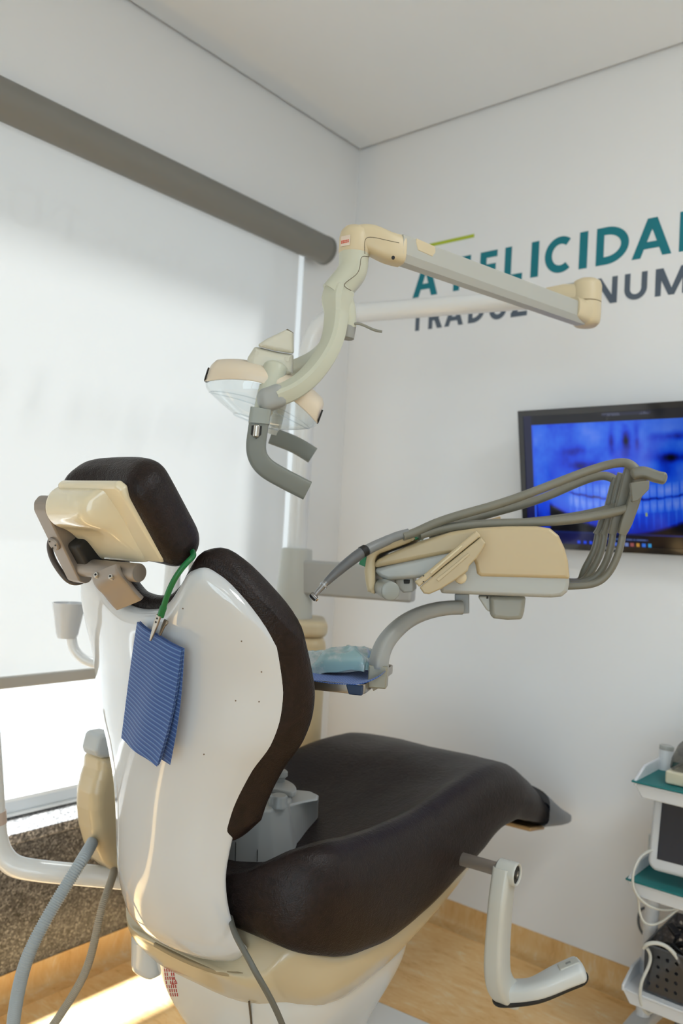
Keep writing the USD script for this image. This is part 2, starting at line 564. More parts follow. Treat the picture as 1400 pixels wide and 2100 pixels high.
part(win, "window_frame", cat(bar((-.165, WY0, WZ0), (-.11, WY1, WZ0 + .048)), bar((-.165, WY0, WZ1 - .05), (-.11, WY1, WZ1)), bar((-.165, WY1 - .03, WZ0), (-.11, WY1, WZ1)), bar((-.165, WY0, WZ0), (-.11, WY0 + .05, WZ1))), alu)
part(win, "glazing_bead", cat(bar((-.112, WY0, WZ0 + .004), (-.100, WY1, WZ0 + .011), .001), bar((-.112, WY0, WZ0 + .042), (-.104, WY1, WZ0 + .052), .001)), white_tube)
part(win, "pane", box((-.142, WY0 + .04, WZ0 + .04), (-.136, WY1 - .025, WZ1 - .04)), pane, smooth=False)
struct("ground", box((-60, -40, -.5), (-T - .01, 40, -.3)), M("pale_paving", (122, 124, 126), .9, mottle=(.8, (112, 114, 116), .35, .7)), "sunlit pale paving outside the window", "ground")

bl = thing("roller_blind", "pale roller blind with a grey tube drawn down over the window", "blind", (.04, -1.6, .78))
RZ, RR, RX = 2.155, .047, .052
BY0, BY1 = -3.3, -.318
part(bl, "tube_cover", tube([(RX, BY0, RZ), (RX, -.215, RZ)], RR, n=40), M("blind_tube", (128, 126, 120), .55))
part(bl, "end_cap", lathe([(RR * .2, .0), (RR * .92, .0), (RR * 1.02, -.006), (RR * 1.02, -.022), (RR * .9, -.022)], (RX, -.205, RZ), (0, 1, 0)), M("blind_end_cap", (112, 110, 105), .5))
part(bl, "wall_bracket", bar((0, -3.3, RZ - .02), (.03, -.225, RZ + .052)), rail_grey)
part(bl, "fabric", tm([(.03, BY0, .79), (.03, BY1, .79), (.03, BY1, RZ - .035), (.03, BY0, RZ - .035)], [[0, 1, 2], [0, 2, 3]]), blind_fabric, smooth=False)
part(bl, "bottom_bar", bar((.022, BY0, .777), (.038, BY1, .807), .005), M("blind_bar", (176, 172, 165), .45))

# lettering on the outside of the glass, read mirrored from inside
gl = thing("window_lettering", "thin dark lettering on the outside of the window, mirrored behind the blind", "lettering", (-.146, -.9, 1.95))
gmat = look("window_vinyl", {"t": ("transparent_bsdf", {}), "d": ("diffuse_bsdf", {"color": (.05, .08, .08)}), "m": ("mix_closure", {"fac": .3})}, [("t.BSDF", "m.closure1"), ("d.BSDF", "m.closure2")], "m.closure")
ltext = [("O", -1.36), ("O", -1.22), ("1", -1.10), ("s", -.985), ("o", -.895), ("g", -.790), ("n", -.690), ("i", -.645), ("m", -.53), ("o", -.425)]
for ch, yy in ltext:
    g = meshkit.text_mesh(ch, .105, .001)
    g.vertices[:, 0] -= g.bounds[0, 0]
    part(gl, "letter", place(g, (-.1425, yy + .08, 1.955), (0, -1, 0), (0, 0, 1)), gmat, smooth=False)

# wall lettering
teal = M("teal_vinyl", (0, 118, 132), .5)
slate = M("slate_vinyl", (84, 96, 110), .5)
lime = M("lime_vinyl", (176, 192, 52), .5)


def glyph(ch, w, h, sw):
    """bold sans capital as a shapely shape of width w and height h, stroke sw"""
    from shapely.geometry import LineString, box as sbox
    from shapely.ops import unary_union
    from shapely import affinity
    e = sw / 2
    ln = lambda *p, **k: LineString(p).buffer(e, cap_style="flat", join_style=k.get("j", "mitre"), mitre_limit=3)
    clip = sbox(0, 0, w, h)
    arc = lambda cx, cy, rx, ry, a0, a1, n=28: [(cx + rx * math.cos(math.radians(t)), cy + ry * math.sin(math.radians(t))) for t in np.linspace(a0, a1, n)]
    V = lambda x: sbox(x, 0, x + sw, h)
    hz = lambda y, x0, x1: sbox(x0, y, x1, y + sw * .92)
    if ch == "I":
        return sbox(0, 0, w, h)
    if ch == "-":
        return sbox(0, h * .36, w, h * .36 + sw)
    if ch == "A":
        k = sw * 1.08
        out = Polygon([(0, 0), (w / 2 - k * .55, h), (w / 2 + k * .55, h), (w, 0), (w - k, 0), (w / 2, h - k * 1.25), (k, 0)])
        return unary_union([out, sbox(w * .22, h * .22, w * .78, h * .22 + sw * .85).intersection(Polygon([(0, 0), (w / 2, h), (w, 0)]))])
    if ch == "F":
        return unary_union([V(0), hz(h - sw * .92, 0, w), hz(h * .44, 0, w * .9)])
    if ch == "E":
        return unary_union([V(0), hz(h - sw * .92, 0, w), hz(h * .43, 0, w * .93), hz(0, 0, w)])
    if ch == "L":
        return unary_union([V(0), hz(0, 0, w)])
    if ch == "T":
        return unary_union([sbox(w / 2 - e, 0, w / 2 + e, h), hz(h - sw * .92, 0, w)])
    if ch == "Z":
        return unary_union([hz(0, 0, w), hz(h - sw * .92, 0, w), Polygon([(0, sw * .7), (w - sw * 1.35, h - sw * .9), (w, h - sw * .7), (sw * 1.35, sw * .9)])])
    if ch == "N":
        return unary_union([V(0), V(w - sw), Polygon([(0, h), (sw * 1.25, h), (w, 0), (w - sw * 1.25, 0)])])
    if ch == "M":
        return unary_union([V(0), V(w - sw), Polygon([(0, h), (sw * 1.3, h), (w / 2 + e, 0), (w / 2 - e, 0)]), Polygon([(w, h), (w - sw * 1.3, h), (w / 2 - e, 0), (w / 2 + e, 0)])])
    if ch == "U":
        r = w / 2 - e
        return unary_union([ln(*([(e, h)] + arc(w / 2, r * 1.02 + e, r, r * 1.02, 180, 360) + [(w - e, h)]))])
    if ch == "D":
        rx, ry = w - e - w * .30, h / 2 - e
        return unary_union([V(0), ln(*([(e, h - e)] + arc(w * .30, h / 2, rx, ry, 90, -90) + [(e, e)]))])
    if ch == "C":
        rx, ry = w * .57 - e, h / 2 - e
        return ln(*arc(w * .57, h / 2, rx, ry, 52, 308, 40)).union(Polygon()).intersection(sbox(0, -1, w, 2))
    if ch == "R":
        ry = h * .27 - e * .5
        bowl = ln(*([(e, h - e)] + arc(w * .42, h - e - ry, w * .84 - e - w * .42, ry, 90, -90) + [(e, h - e - 2 * ry)]))
        return unary_union([V(0), bowl, Polygon([(w * .36, h * .48), (w * .36 + sw * 1.15, h * .48), (w, 0), (w - sw * 1.25, 0)])])
    if ch == "S":
        rx, ry = w / 2 - e, (h / 2 - e) / 2 * 1.0
        p = arc(w / 2, h - e - ry, rx, ry, 35, 250, 24) + [(w * .5, h / 2)] + arc(w / 2, e + ry, rx, ry, 70, -145, 24)
        q = spl(np.array(p)[::3], 60)
        return LineString(q).buffer(e, cap_style="flat", join_style="round")
    raise ValueError(ch)


def wall_word(name, label, spec, z, h, mat, tagword="lettering"):
    t = thing(name, label, tagword, (spec[0][1], 0, z))
    for ch, x0, x1 in spec:
        sh = glyph(ch, x1 - x0, h, h * .205)
        g = cat(*[trimesh.creation.extrude_polygon(q, .0012, engine="earcut") for q in getattr(sh, "geoms", [sh])])
        part(t, "letter", place(g, (x0, -.0001, z), (1, 0, 0), (0, 0, 1)), mat, smooth=False)
    return t


wall_word("wall_lettering", "teal capital letters A FELICIDADE high on the white wall", [("A", .272, .372), ("F", .434, .496), ("E", .532, .593), ("L", .621, .683), ("I", .712, .737), ("C", .758, .846),
          ("I", .868, .893), ("D", .920, 1.016), ("A", 1.026, 1.136), ("D", 1.156, 1.252), ("E", 1.28, 1.342)], 2.0155, .1105, teal)
wall_word("wall_lettering", "slate grey capital letters TRADUZ-SE NUM below the teal line", [("T", .270, .326), ("R", .343, .398), ("A", .407, .478), ("D", .497, .556), ("U", .575, .634), ("Z", .651, .706),
          ("-", .722, .748), ("S", .768, .815), ("E", .832, .873), ("N", .919, .988), ("U", 1.009, 1.073), ("M", 1.096, 1.185)], 1.9, .077, slate)
single("lettering_dash", box((.329, -.0014, 2.1825), (.504, -.0001, 2.1935)), lime, "lime green dash above the first teal letters", "lettering", smooth=False)

# ------------------------------------------------------------------ dental chair (u sideways, v towards the feet)
TH = math.radians(5)
CO = np.array([.877, -1.415, 0])
CL = np.array([math.cos(TH), math.sin(TH), 0]); CA = np.array([-math.sin(TH), math.cos(TH), 0]); ZZ = np.array([0, 0, 1.0])


def ch(u, v, z):
    u, v, z = np.broadcast_arrays(np.asarray(u, float), v, z)
    return CO + u[..., None] * CL + v[..., None] * CA + z[..., None] * ZZ


chair = thing("dental_chair", "reclining dental chair with brown leather upholstery and a glossy white back shell", "dental chair", ch(0, .2, 0))

BW = [(.44, .135), (.50, .130), (.53, .122), (.585, .112), (.655, .110), (.70, .115), (.762, .129), (.827, .158), (.877, .190), (.92, .203), (.96, .207), (1.0, .207), (1.04, .205), (1.08, .194), (1.11, .18), (1.14, .165), (1.2, .15)]
BC = [(.46, .06), (.50, .022), (.53, -.008), (.57, -.040), (.65, -.066), (.75, -.074), (.85, -.082), (.95, -.090), (1.03, -.106), (1.08, -.120), (1.15, -.138), (1.2, -.15)]
BT = [(0, 1.058), (.15, 1.061), (.3, 1.074), (.45, 1.100), (.58, 1.122), (.70, 1.128), (.82, 1.115), (.92, 1.078), (1.0, 1.015)]
BB = [(0, .506), (.4, .507), (.75, .514), (1.0, .540)]


def back_surface(s, z, dw=0.0):
    w = lin(z, BW) + dw
    v = lin(z, BC) + lin(z, [(.45, .045), (.65, .046), (.8, .062), (.93, .078), (1.03, .062), (1.12, .05)]) * np.abs(s) ** 2.3
    return s * w, v


def edge_spacing(n):
    t = np.linspace(0, 1, n)
    return .5 - .5 * np.cos(math.pi * t) * (1 - .12 * np.sin(math.pi * t) ** 2)


def back_sheet(top, bot, dw, off, r_edge, thick, n_s=64, n_t=72, curl=0.0):
    """closed pad: mid surface + a thickness that rounds off to nothing at the rim"""
    s = (edge_spacing(n_s) * 2 - 1)[:, None] * np.ones((1, n_t))
    t = edge_spacing(n_t)[None, :] * np.ones((n_s, 1))
    a = np.abs(s)
    zt, zb = lin(a, top), lin(a, bot)
    z = zb + t * (zt - zb)
    u, v = back_surface(s, z, dw)
    w = lin(z, BW) + dw
    e = np.minimum.reduce([(1 - a) * w, (1 - t) * (zt - zb) * .95, t * (zt - zb) * .95])
    k = np.clip(e / r_edge, 0, 1)
    th = thick * np.sqrt(np.clip(1 - (1 - k) ** 2, 0, 1))
    lift = curl * (1 - np.sqrt(np.clip(1 - (1 - k) ** 2, 0, 1)))
    mid = v + off
    P = ch(u, mid - th + lift, z)
    Q = ch(u, mid + th + lift * 0, z)
    return P, Q, n_s, n_t


P, Q, a_, b_ = back_sheet(BT, BB, 0.0, .020, .030, .020)
part(chair, "back_shell", sheet(P, Q, a_, b_), white_gloss, "glossy white back shell with two shoulder lobes", smooth=60)
SHELL = sheet(P, Q, a_, b_)
PT = [(0, 1.078), (.15, 1.082), (.3, 1.100), (.45, 1.130), (.58, 1.152), (.70, 1.157), (.82, 1.142), (.92, 1.10), (1.0, 1.03)]
PB = [(0, .70), (.5, .70), (.85, .715), (1.0, .745)]
P, Q, a_, b_ = back_sheet(PT, PB, .018, .052, .030, .029)
backpad = part(chair, "backrest", sheet(P, Q, a_, b_), leather, "brown leather back cushion rimming the white shell", smooth=70)

# seat: cross-sections along v
SV = [.040, .043, .05, .06, .075, .095, .12, .15, .2, .28, .36, .44, .52, .6, .68, .76, .82, .88, .93, .98, 1.03, 1.07, 1.10, 1.12, 1.132, 1.140, 1.143]
SW = [(.04, .10), (.043, .13), (.05, .165), (.06, .188), (.075, .208), (.095, .224), (.12, .236), (.15, .243), (.22, .248), (.3, .250), (.5, .247), (.7, .243), (.85, .238), (.95, .232), (1.03, .224), (1.08, .218), (1.12, .210), (1.135, .20), (1.143, .185)]
SB = [(.04, .585), (.06, .560), (.08, .548), (.12, .534), (.2, .513), (.3, .503), (.42, .507), (.55, .522), (.68, .545), (.78, .566), (.86, .562), (.95, .536), (1.02, .512), (1.08, .494), (1.12, .487), (1.135, .494), (1.143, .506)]
SC = [(.04, .610), (.08, .610), (.25, .604), (.38, .612), (.5, .638), (.6, .668), (.7, .696), (.77, .702), (.84, .694), (.90, .672), (.96, .640), (1.02, .606), (1.08, .572), (1.115, .550), (1.135, .530), (1.143, .514)]
SE = [(.04, .640), (.06, .672), (.09, .692), (.13, .697), (.2, .690), (.3, .685), (.4, .685), (.5, .690), (.6, .697), (.7, .702), (.77, .701), (.84, .690), (.90, .667), (.96, .636), (1.02, .602), (1.08, .568), (1.115, .546), (1.135, .527), (1.143, .513)]


def seat_rings(vs, grow=0.0, n_top=30, zb_up=0.0):
    rings = []
    for v in vs:
        w, zb, zc, ze = float(lin(v, SW)) + grow, float(lin(v, SB)) + zb_up - grow, float(lin(v, SC)) + grow, float(lin(v, SE)) + grow
        h = ze - zb
        pts = []
        for a in np.linspace(-1, 1, n_top):                    # top, from left to right
            u = a * (w - min(.055, w * .4))
            z = zc + (ze - zc) * (np.abs(a) ** 2.9) * 1.0
            pts.append((u, z))
        r_top = min(.055, w * .4)
        hb = min(.075, h * .62)
        side = []
        for q in np.linspace(0, 1, 9)[1:]:                    # rounded shoulder
            t = q * math.pi / 2
            side.append((w - r_top + r_top * math.sin(t), ze - hb + hb * math.cos(t)))
        for q in np.linspace(0, 1, 7)[1:]:
            t = q * math.pi / 2
            side.append((w - .022 * (1 - math.cos(t)) , (ze - hb) + (zb - (ze - hb)) * math.sin(t)))
        right = side
        left = [(-x, z) for x, z in side[::-1]]
        ring = left + pts + right
        rings.append(ch([p[0] for p in ring], v, [p[1] for p in ring]))
    return rings


sv = np.interp(np.linspace(0, len(SV) - 1, 90), range(len(SV)), SV)
R = np.array(seat_rings(sv))
seat_mesh = loft(R)
# soft creases and hollows worked into the leather
vv = np.asarray(seat_mesh.vertices)
loc = vv - CO
uu_, v_, z_ = loc @ CL, loc @ CA, vv[:, 2]
amp = .0045 * (meshkit.fbm(np.c_[uu_ * 9, v_ * 7, z_ * 7], 3, 5) - .5) * 2
nrm = seat_mesh.vertex_normals
seat_mesh.vertices = vv + nrm * amp[:, None]
part(chair, "seat", seat_mesh, leather, "wide brown leather seat cushion with a raised knee end", smooth=75)

# ivory underframe below the seat
IV = [(.022, .085, .507, .497), (.034, .125, .508, .482), (.05, .155, .52, .460), (.07, .178, .545, .437), (.09, .192, .553, .420), (.12, .206, .54, .403), (.17, .218, .520, .388), (.24, .222, .512, .378), (.34, .222, .508, .382), (.44, .220, .513, .398), (.54, .218, .524, .420), (.64, .214, .540, .446), (.72, .208, .556, .478), (.78, .20, .566, .510), (.82, .185, .568, .535), (.84, .15, .568, .556)]
rings = []
iv = np.array(IV)
for v in np.r_[np.linspace(.022, .12, 14), np.linspace(.13, .84, 40)]:
    w, zt, zb = [float(lin(v, list(zip(iv[:, 0], iv[:, k])))) for k in (1, 2, 3)]
    zt += .012 * min(1, max(0, (v - .05) / .03))
    prof = []
    for q in np.linspace(0, 1, 24):
        t = math.pi * q
        c, s_ = math.cos(t), math.sin(t)
        prof.append((-w * np.sign(c) * abs(c) ** .55, zt - (zt - zb) * abs(s_) ** .75))
    rings.append(ch([p[0] for p in prof], v, [p[1] for p in prof]))
part(chair, "seat_shell", loft(rings), ivory_shell, "glossy ivory underframe below the seat", smooth=60)
# strip joining the back shell to the underframe
st = spl([(-.05, .022, .509), (0, .020, .508), (.05, .022, .508), (.10, .030, .510), (.132, .046, .514)], 40)
part(chair, "hinge_strip", tube(ch(st[:, 0], st[:, 1], st[:, 2] - .006), .004, .0035, n=12, e=4, up=ZZ), M("strip_tan", (150, 134, 104), .5), "tan strip under the back shell")

# clear toe guard
gr = []
for v, gx in [(.975, .0035), (1.0, .004), (1.03, .0045), (1.06, .006), (1.10, .0)]:
    gr.append((v, gx))
G = [(1.05, .232, .480, .598), (1.09, .230, .472, .576), (1.14, .226, .462, .548), (1.19, .221, .452, .522), (1.24, .214, .442, .499), (1.29, .206, .434, .478), (1.325, .196, .430, .462), (1.345, .182, .430, .449), (1.352, .165, .433, .441)]
ga = np.array(G)


def guard(v0=1.05, v1=1.352, k=1.0, dz=0.0):
    rings = []
    for v in np.linspace(v0, v1, 30):
        w, zb, zt = [float(lin(v, list(zip(ga[:, 0], ga[:, q])))) for q in (1, 2, 3)]
        c, s_ = ring2(44, 4.0)
        rings.append(ch(c * w * k, v, (zb + zt) / 2 + dz + s_ * (zt - zb) / 2 * k))
    return rings


guard_plastic = pane_mat("guard_plastic", (.42, .44, .48), .05, .08, .55, (.20, .21, .23))
part(chair, "toe_guard", loft(guard(), cap=False), guard_plastic, "clear grey plastic guard over the foot end", smooth=50)
part(chair, "guard_lining", loft(guard(1.145, 1.325, .90, -.003)), M("guard_lining", (52, 54, 62), .15), "dark lining inside the clear guard", smooth=50)  # dark block stands in for a reflection in the guard
part(chair, "toe_underlay", rbox((.40, .10, .010), .004, ch(0, 1.06, .486), CL, nz(CA - .2 * ZZ)), M("underlay_tan", (176, 142, 96), .4), "tan plate under the foot end")

# pedestal
pd = []
for z, u0, u1, v0, v1 in [(.0305, -.08, .18, .16, .50), (.045, -.05, .15, .19, .46), (.09, -.02, .12, .215, .44), (.20, -.02, .12, .215, .44), (.27, -.062, .13, .160, .45), (.33, -.105, .158, .110, .475), (.39, -.138, .185, .082, .495), (.44, -.152, .192, .066, .505), (.50, -.155, .190, .062, .50)]:
    c, s_ = ring2(56, 4.5)
    pd.append(ch((u0 + u1) / 2 + c * (u1 - u0) / 2, (v0 + v1) / 2 + s_ * (v1 - v0) / 2, z + 0 * c))
pd = np.array(pd)
pdi = CubicSpline(np.linspace(0, 1, len(pd)), pd, axis=0)(np.linspace(0, 1, 30))
ped = part(chair, "pedestal", loft(pdi), M("pedestal_white", (206, 208, 206), .2, coat=.3), "white column housing under the seat", smooth=60)
part(chair, "pedestal_seam", tube(ch([.10, .112, .12], [.152, .088, .062], [.28, .38, .455]), .0018, n=6), seam_mat)
part(chair, "rear_cover", place(slab2([(-.05, -.05), (.05, -.05), (.055, .02), (.03, .05), (-.03, .05), (-.055, .02)], .06, .02), ch(-.142, .125, .442), CA, ZZ), M("rear_cover", (200, 203, 203), .2, coat=.3))
part(chair, "base_plate", rbox((.54, .98, .03), .008, ch(.05, .382, .0152), CL, CA), white_tube, "flat white base plate on the floor")
# warning label down the left rear edge of the pedestal
lab = M("label_film", (196, 190, 184), .35)
red_ink = M("red_ink", (178, 74, 70), .5)


def on_mesh(mesh, px, py, lift=.0012):
    """where the ray through a pixel first meets the mesh"""
    d = ray(px, py)
    tri = np.asarray(mesh.triangles)
    a, e1, e2 = tri[:, 0], tri[:, 1] - tri[:, 0], tri[:, 2] - tri[:, 0]
    h = np.cross(d, e2)
    det = (e1 * h).sum(1)
    det = np.where(np.abs(det) < 1e-14, 1e-14, det)
    q = CAM - a
    u = (q * h).sum(1) / det
    r = np.cross(q, e1)
    v = (r @ d) / det
    t = (e2 * r).sum(1) / det
    ok = (u >= -1e-6) & (v >= -1e-6) & (u + v <= 1 + 1e-6) & (t > .05)
    if not ok.any():
        return None
    return CAM + d * (t[ok].min() - lift)


ped_mesh = loft(pdi)


def strip_on(mesh, pts, w, lift=.0012):
    """a thin printed strip laid on the mesh along a pixel path"""
    P = [on_mesh(mesh, *p, lift) for p in pts]
    P = np.array([p for p in P if p is not None])
    return tube(P, w, .0003, n=6, up=nz(CAM - P.mean(0))) if len(P) > 1 else None


chip_mat = M("chip_brown", (110, 92, 74), .8)
for px_, py_ in ((495, 1315), (536, 1378), (531, 1439), (375, 1248), (418, 1547), (483, 1437)):
    p_ = on_mesh(SHELL, px_, py_, .0002)
    if p_ is not None:
        part(chair, "chip", lathe([(0, .0004), (.0011, .0004), (.0012, -.0004)], p_, nz(CAM - p_), 8), chip_mat, smooth=False)
rows = []
for k in range(5):                                            # lines of red print running down the label
    for q in range(13):
        if (q * 7 + k * 3) % 11 == 0:
            continue
        x0, y0 = 334.5 + k * 4.4, 1936 + q * 8.4
        sh = ((y0 - 1936) / 100.) ** 2 * 11
        if y0 > 2055 - (4 - k) * 4:
            continue
        g = strip_on(ped_mesh, [(x0 + sh, y0), (x0 + sh + .4, y0 + 3), (x0 + sh + .9, y0 + 6.2)], .0011)
        if g is not None:
            rows.append(g)
if rows:
    part(ped, "warning_print", cat(*rows), red_ink, "small red warning print down the rear edge", smooth=False)
tri_px = [(356, 2004), (352, 2019), (363, 2017), (356, 2004)]
tg = [strip_on(ped_mesh, [tri_px[k], tuple((np.array(tri_px[k]) + tri_px[k + 1]) / 2), tri_px[k + 1]], .0007, .0014) for k in range(3)]
tg = [g for g in tg if g is not None]
if tg:
    part(ped, "warning_triangle", cat(*tg), red_ink, "red warning triangle", smooth=False)

# headrest: a tilted plate with its cushion, carried by a bracket on the back shell
HC = ch(-.003, -.163, 1.187)
HU = CL
HUP = nz(-.61 * CA + .793 * ZZ)
HB = nz(-.793 * CA - .61 * ZZ)                               # towards the back


def hr(u, up, back):
    u, up, back = np.broadcast_arrays(np.asarray(u, float), up, back)
    return HC + u[..., None] * HU + up[..., None] * HUP + back[..., None] * HB


cush = slab2([(-.078, .062), (0, .066), (.078, .062), (.093, .035), (.102, -.03), (.100, -.080), (.06, -.096), (0, -.098), (-.06, -.096), (-.100, -.080), (-.102, -.03), (-.093, .035)], .080, .034, smooth=True, steps=8)
cv_ = np.asarray(cush.vertices)
cv_[:, 2] += .22 * cv_[:, 0] ** 2 / .1
headrest = part(chair, "headrest", place(cush, hr(0, .004, -.046), HU, HUP), leather, "brown leather headrest cushion", smooth=70)
plate = slab([(-.070, .067), (.058, .067), (.066, .058), (.080, -.058), (.074, -.066), (-.066, -.066), (-.070, -.06)], .016, hr(0, 0, .001), HU, HUP, bev=.006)
part(headrest, "headrest_plate", plate, ivory_head, "glossy ivory back plate of the headrest", smooth=50)
prof = spl([(.060, .004), (.060, .022), (.052, .038), (.036, .046), (.018, .042), (.004, .032), (-.016, .0225), (-.04, .0175), (-.060, .014), (-.0655, .010), (-.0655, .003)], 40)
rings = []
for u, k, sh in [(-.0735, .0, .0), (-.0735, .86, 0), (-.071, .95, 0), (-.066, 1, 0), (-.02, 1, 0), (-.004, .985, 0), (.006, .93, .002), (.014, .82, .006), (.020, .62, .012), (.026, .36, .018), (.032, .14, .022), (.036, .0, .024)]:
    # the hump leans outwards towards the bottom
    q = [hr(u + .02 * (.06 - p[0]) / .12 * np.clip((u + .03) / .04, 0, 1), p[0] * (1 if k > .5 else .98), .004 + (p[1] - .004) * k) for p in prof]
    q += [hr(u, -.0655, .002), hr(u, .060, .002)]
    rings.append(np.array(q))
part(headrest, "headrest_cover", loft(rings), ivory_head, "ivory hump housing the headrest joint", smooth=50)

# bracket
def vz(u, pts):
    return [ch(u, v, z) for v, z in pts]


sidearm = slab2([(-.221, 1.196), (-.222, 1.208), (-.214, 1.218), (-.203, 1.219), (-.196, 1.212), (-.130, 1.104), (-.132, 1.094), (-.142, 1.090), (-.154, 1.094)], .029, .0025, corner=.0085)
bk = part(chair, "headrest_bracket", place(sidearm, CO + CL * -.091, CA, ZZ, CL), bronze, "brushed metal arm holding the headrest", smooth=30)
part(bk, "knurled_button", lathe([(.0, .006), (.0085, .006), (.0105, .004), (.011, .0), (.011, -.004)], ch(-.092, -.189, 1.150), nz(-.793 * CA - .5 * ZZ)), bronze)
for a in (0, 2.1, 4.2):
    o = ch(-.092, -.189, 1.150) + nz(-.793 * CA - .5 * ZZ) * .0058 + CL * .0065 * math.cos(a) + nz(.5 * CA - .793 * ZZ) * .0065 * math.sin(a)
    part(bk, "button_hole", lathe([(0, .0012), (.0012, .0012), (.0012, -.002)], o, nz(-.793 * CA - .5 * ZZ), 12), dark_hole)
part(bk, "hinge_barrel", lathe([(.0, -.105), (.0128, -.105), (.0136, -.103), (.0136, .032), (.0128, .034), (0, .034)], ch(.012, -.148, 1.115), CL, 36), bronze)
path = np.array([(-.1645, 1.117), (-.1615, 1.103), (-.153, 1.093), (-.143, 1.080), (-.132, 1.068)])
pp = spl(path, 20)
tn = tube(np.array([ch(-.008 + .020 * (i / 19.), p[0], p[1]) for i, p in enumerate(pp)]), .032, .0045, n=20, e=6, up=nz(CA + .3 * ZZ))
part(bk, "mounting_plate", tn, bronze, smooth=30)
for du in (-.016, .016):
    o = ch(-.006 + du, -.1685, 1.1075)
    part(bk, "screw", lathe([(0, .0015), (.0038, .0015), (.0044, .0005), (.0044, -.004)], o, nz(-.93 * CA + .36 * ZZ), 20), steel)
    part(bk, "screw_socket", lathe([(0, .0022), (.0016, .0022), (.0016, .0)], o, nz(-.93 * CA + .36 * ZZ), 8), dark_hole)
lev = spl([at(112, 1096, 1.25), at(103, 1112, 1.25), at(106, 1140, 1.253), at(124, 1172, 1.257), at(147, 1193, 1.262), at(170, 1190, 1.27), at(186, 1168, 1.275)], 40)
part(bk, "release_lever", tube(lev, .0055, .0045, n=12), M("lever_brown", (70, 62, 56), .4))
part(bk, "joint_block", rbox((.03, .05, .04), .006, ch(-.068, -.150, 1.14), CL, nz(.6 * CA - .8 * ZZ)), dark_hole)

# fold-down arm on the right side
A0 = ch(.205, .545, .568); HUB = ch(.335, .53, .575)
arm = part(chair, "armrest", rbox((.001, .001, .001), 0, HUB), light_grey) if False else None
ap = spl([HUB + ZZ * .006, ch(.334, .522, .52), ch(.332, .522, .455), ch(.332, .526, .395), ch(.336, .545, .355), ch(.348, .575, .333)], 40)
strap = tube(ap, np.interp(np.linspace(0, 1, 40), [0, .2, .6, 1], [.022, .027, .028, .024]), np.interp(np.linspace(0, 1, 40), [0, .3, 1], [.018, .0175, .019]), n=28, e=4.5, up=CL)
hub = lathe([(.0, -.016), (.018, -.016), (.0215, -.012), (.0215, .020), (.0195, .0235), (.0165, .0225), (.0155, .012), (0, .012)], HUB + CL * .003, CL, 40)
foot = spl([at(1028, 2032, 1.56), at(1060, 2032, 1.55), at(1100, 2025, 1.535), at(1145, 2005, 1.53), at(1185, 1988, 1.53)], 40)
foot_t = tube(foot, np.interp(np.linspace(0, 1, 40), [0, .3, 1], [.024, .027, .029]), np.interp(np.linspace(0, 1, 40), [0, .35, 1], [.017, .015, .0165]), n=28, e=3.2, up=ZZ, endround=.012)
armp = part(chair, "armrest", cat(strap, hub), M("armrest_grey", (196, 196, 188), .3), "pale grey drop-down armrest on the right side", smooth=50)
part(armp, "arm_pad", foot_t, M("arm_pad", (205, 208, 206), .3), smooth=60)
part(armp, "shaft", tube([A0, HUB - CL * .005], .0125, n=24), bronze, "bronze shaft")
part(armp, "shaft_collar", lathe([(0.012, 0), (.0165, 0), (.0165, .006), (.012, .006)], ch(.218, .544, .569), CL, 30), dark_hole)
part(armp, "hub_recess", lathe([(0, .0195), (.0160, .0205), (.0160, .014), (0, .012)], HUB + CL * .003, CL, 30), dark_hole)
part(armp, "hub_screw", lathe([(0, .0225), (.003, .0225), (.003, .0235), (.0065, .0235), (.0065, .015), (0, .015)], HUB + CL * .003, CL, 24), steel)
sole = np.array([p - ZZ * .0155 for p in foot[1:]])
part(armp, "rubber_sole", tube(sole, .0245, .006, n=24, e=4, up=ZZ, endround=.02), dark_hole, "black rubber underside")
bt = foot[-6] + ZZ * .0165
part(armp, "pad_button", rbox((.040, .022, .006), .0028, bt, nz(foot[-1] - foot[-8]), nz(np.cross(ZZ, foot[-1] - foot[-8]))), light_grey)
part(armp, "button_mark", rbox((.010, .006, .0012), .0004, bt + nz(np.cross(foot[-1] - foot[-8], np.cross(ZZ, foot[-1] - foot[-8]))) * .0031, nz(foot[-1] - foot[-8]), nz(np.cross(ZZ, foot[-1] - foot[-8]))), mid_grey)

# foot control standing on the seat
fc_b = onz(.626, 500, 1755)
fc = thing("foot_control", "grey foot control unit with round knobs, set down on the brown seat", "foot control", onz(.622, 540, 1730))
g_fc = M("control_grey", (158, 160, 158), .38)
g_fc2 = M("control_knob", (146, 149, 148), .35)
def fz(z, pxs):
    return np.array([onz(z, *p)[:2] for p in pxs])


def edgy(P, per=14, its=5):
    """closed outline with its corners only lightly rounded"""
    P = np.vstack([P, P[:1]])
    q = np.vstack([P[i] + (P[i + 1] - P[i]) * np.linspace(0, 1, per, endpoint=False)[:, None] for i in range(len(P) - 1)])
    for _ in range(its):
        q = q * .5 + (np.roll(q, 1, 0) + np.roll(q, -1, 0)) * .25
    return q


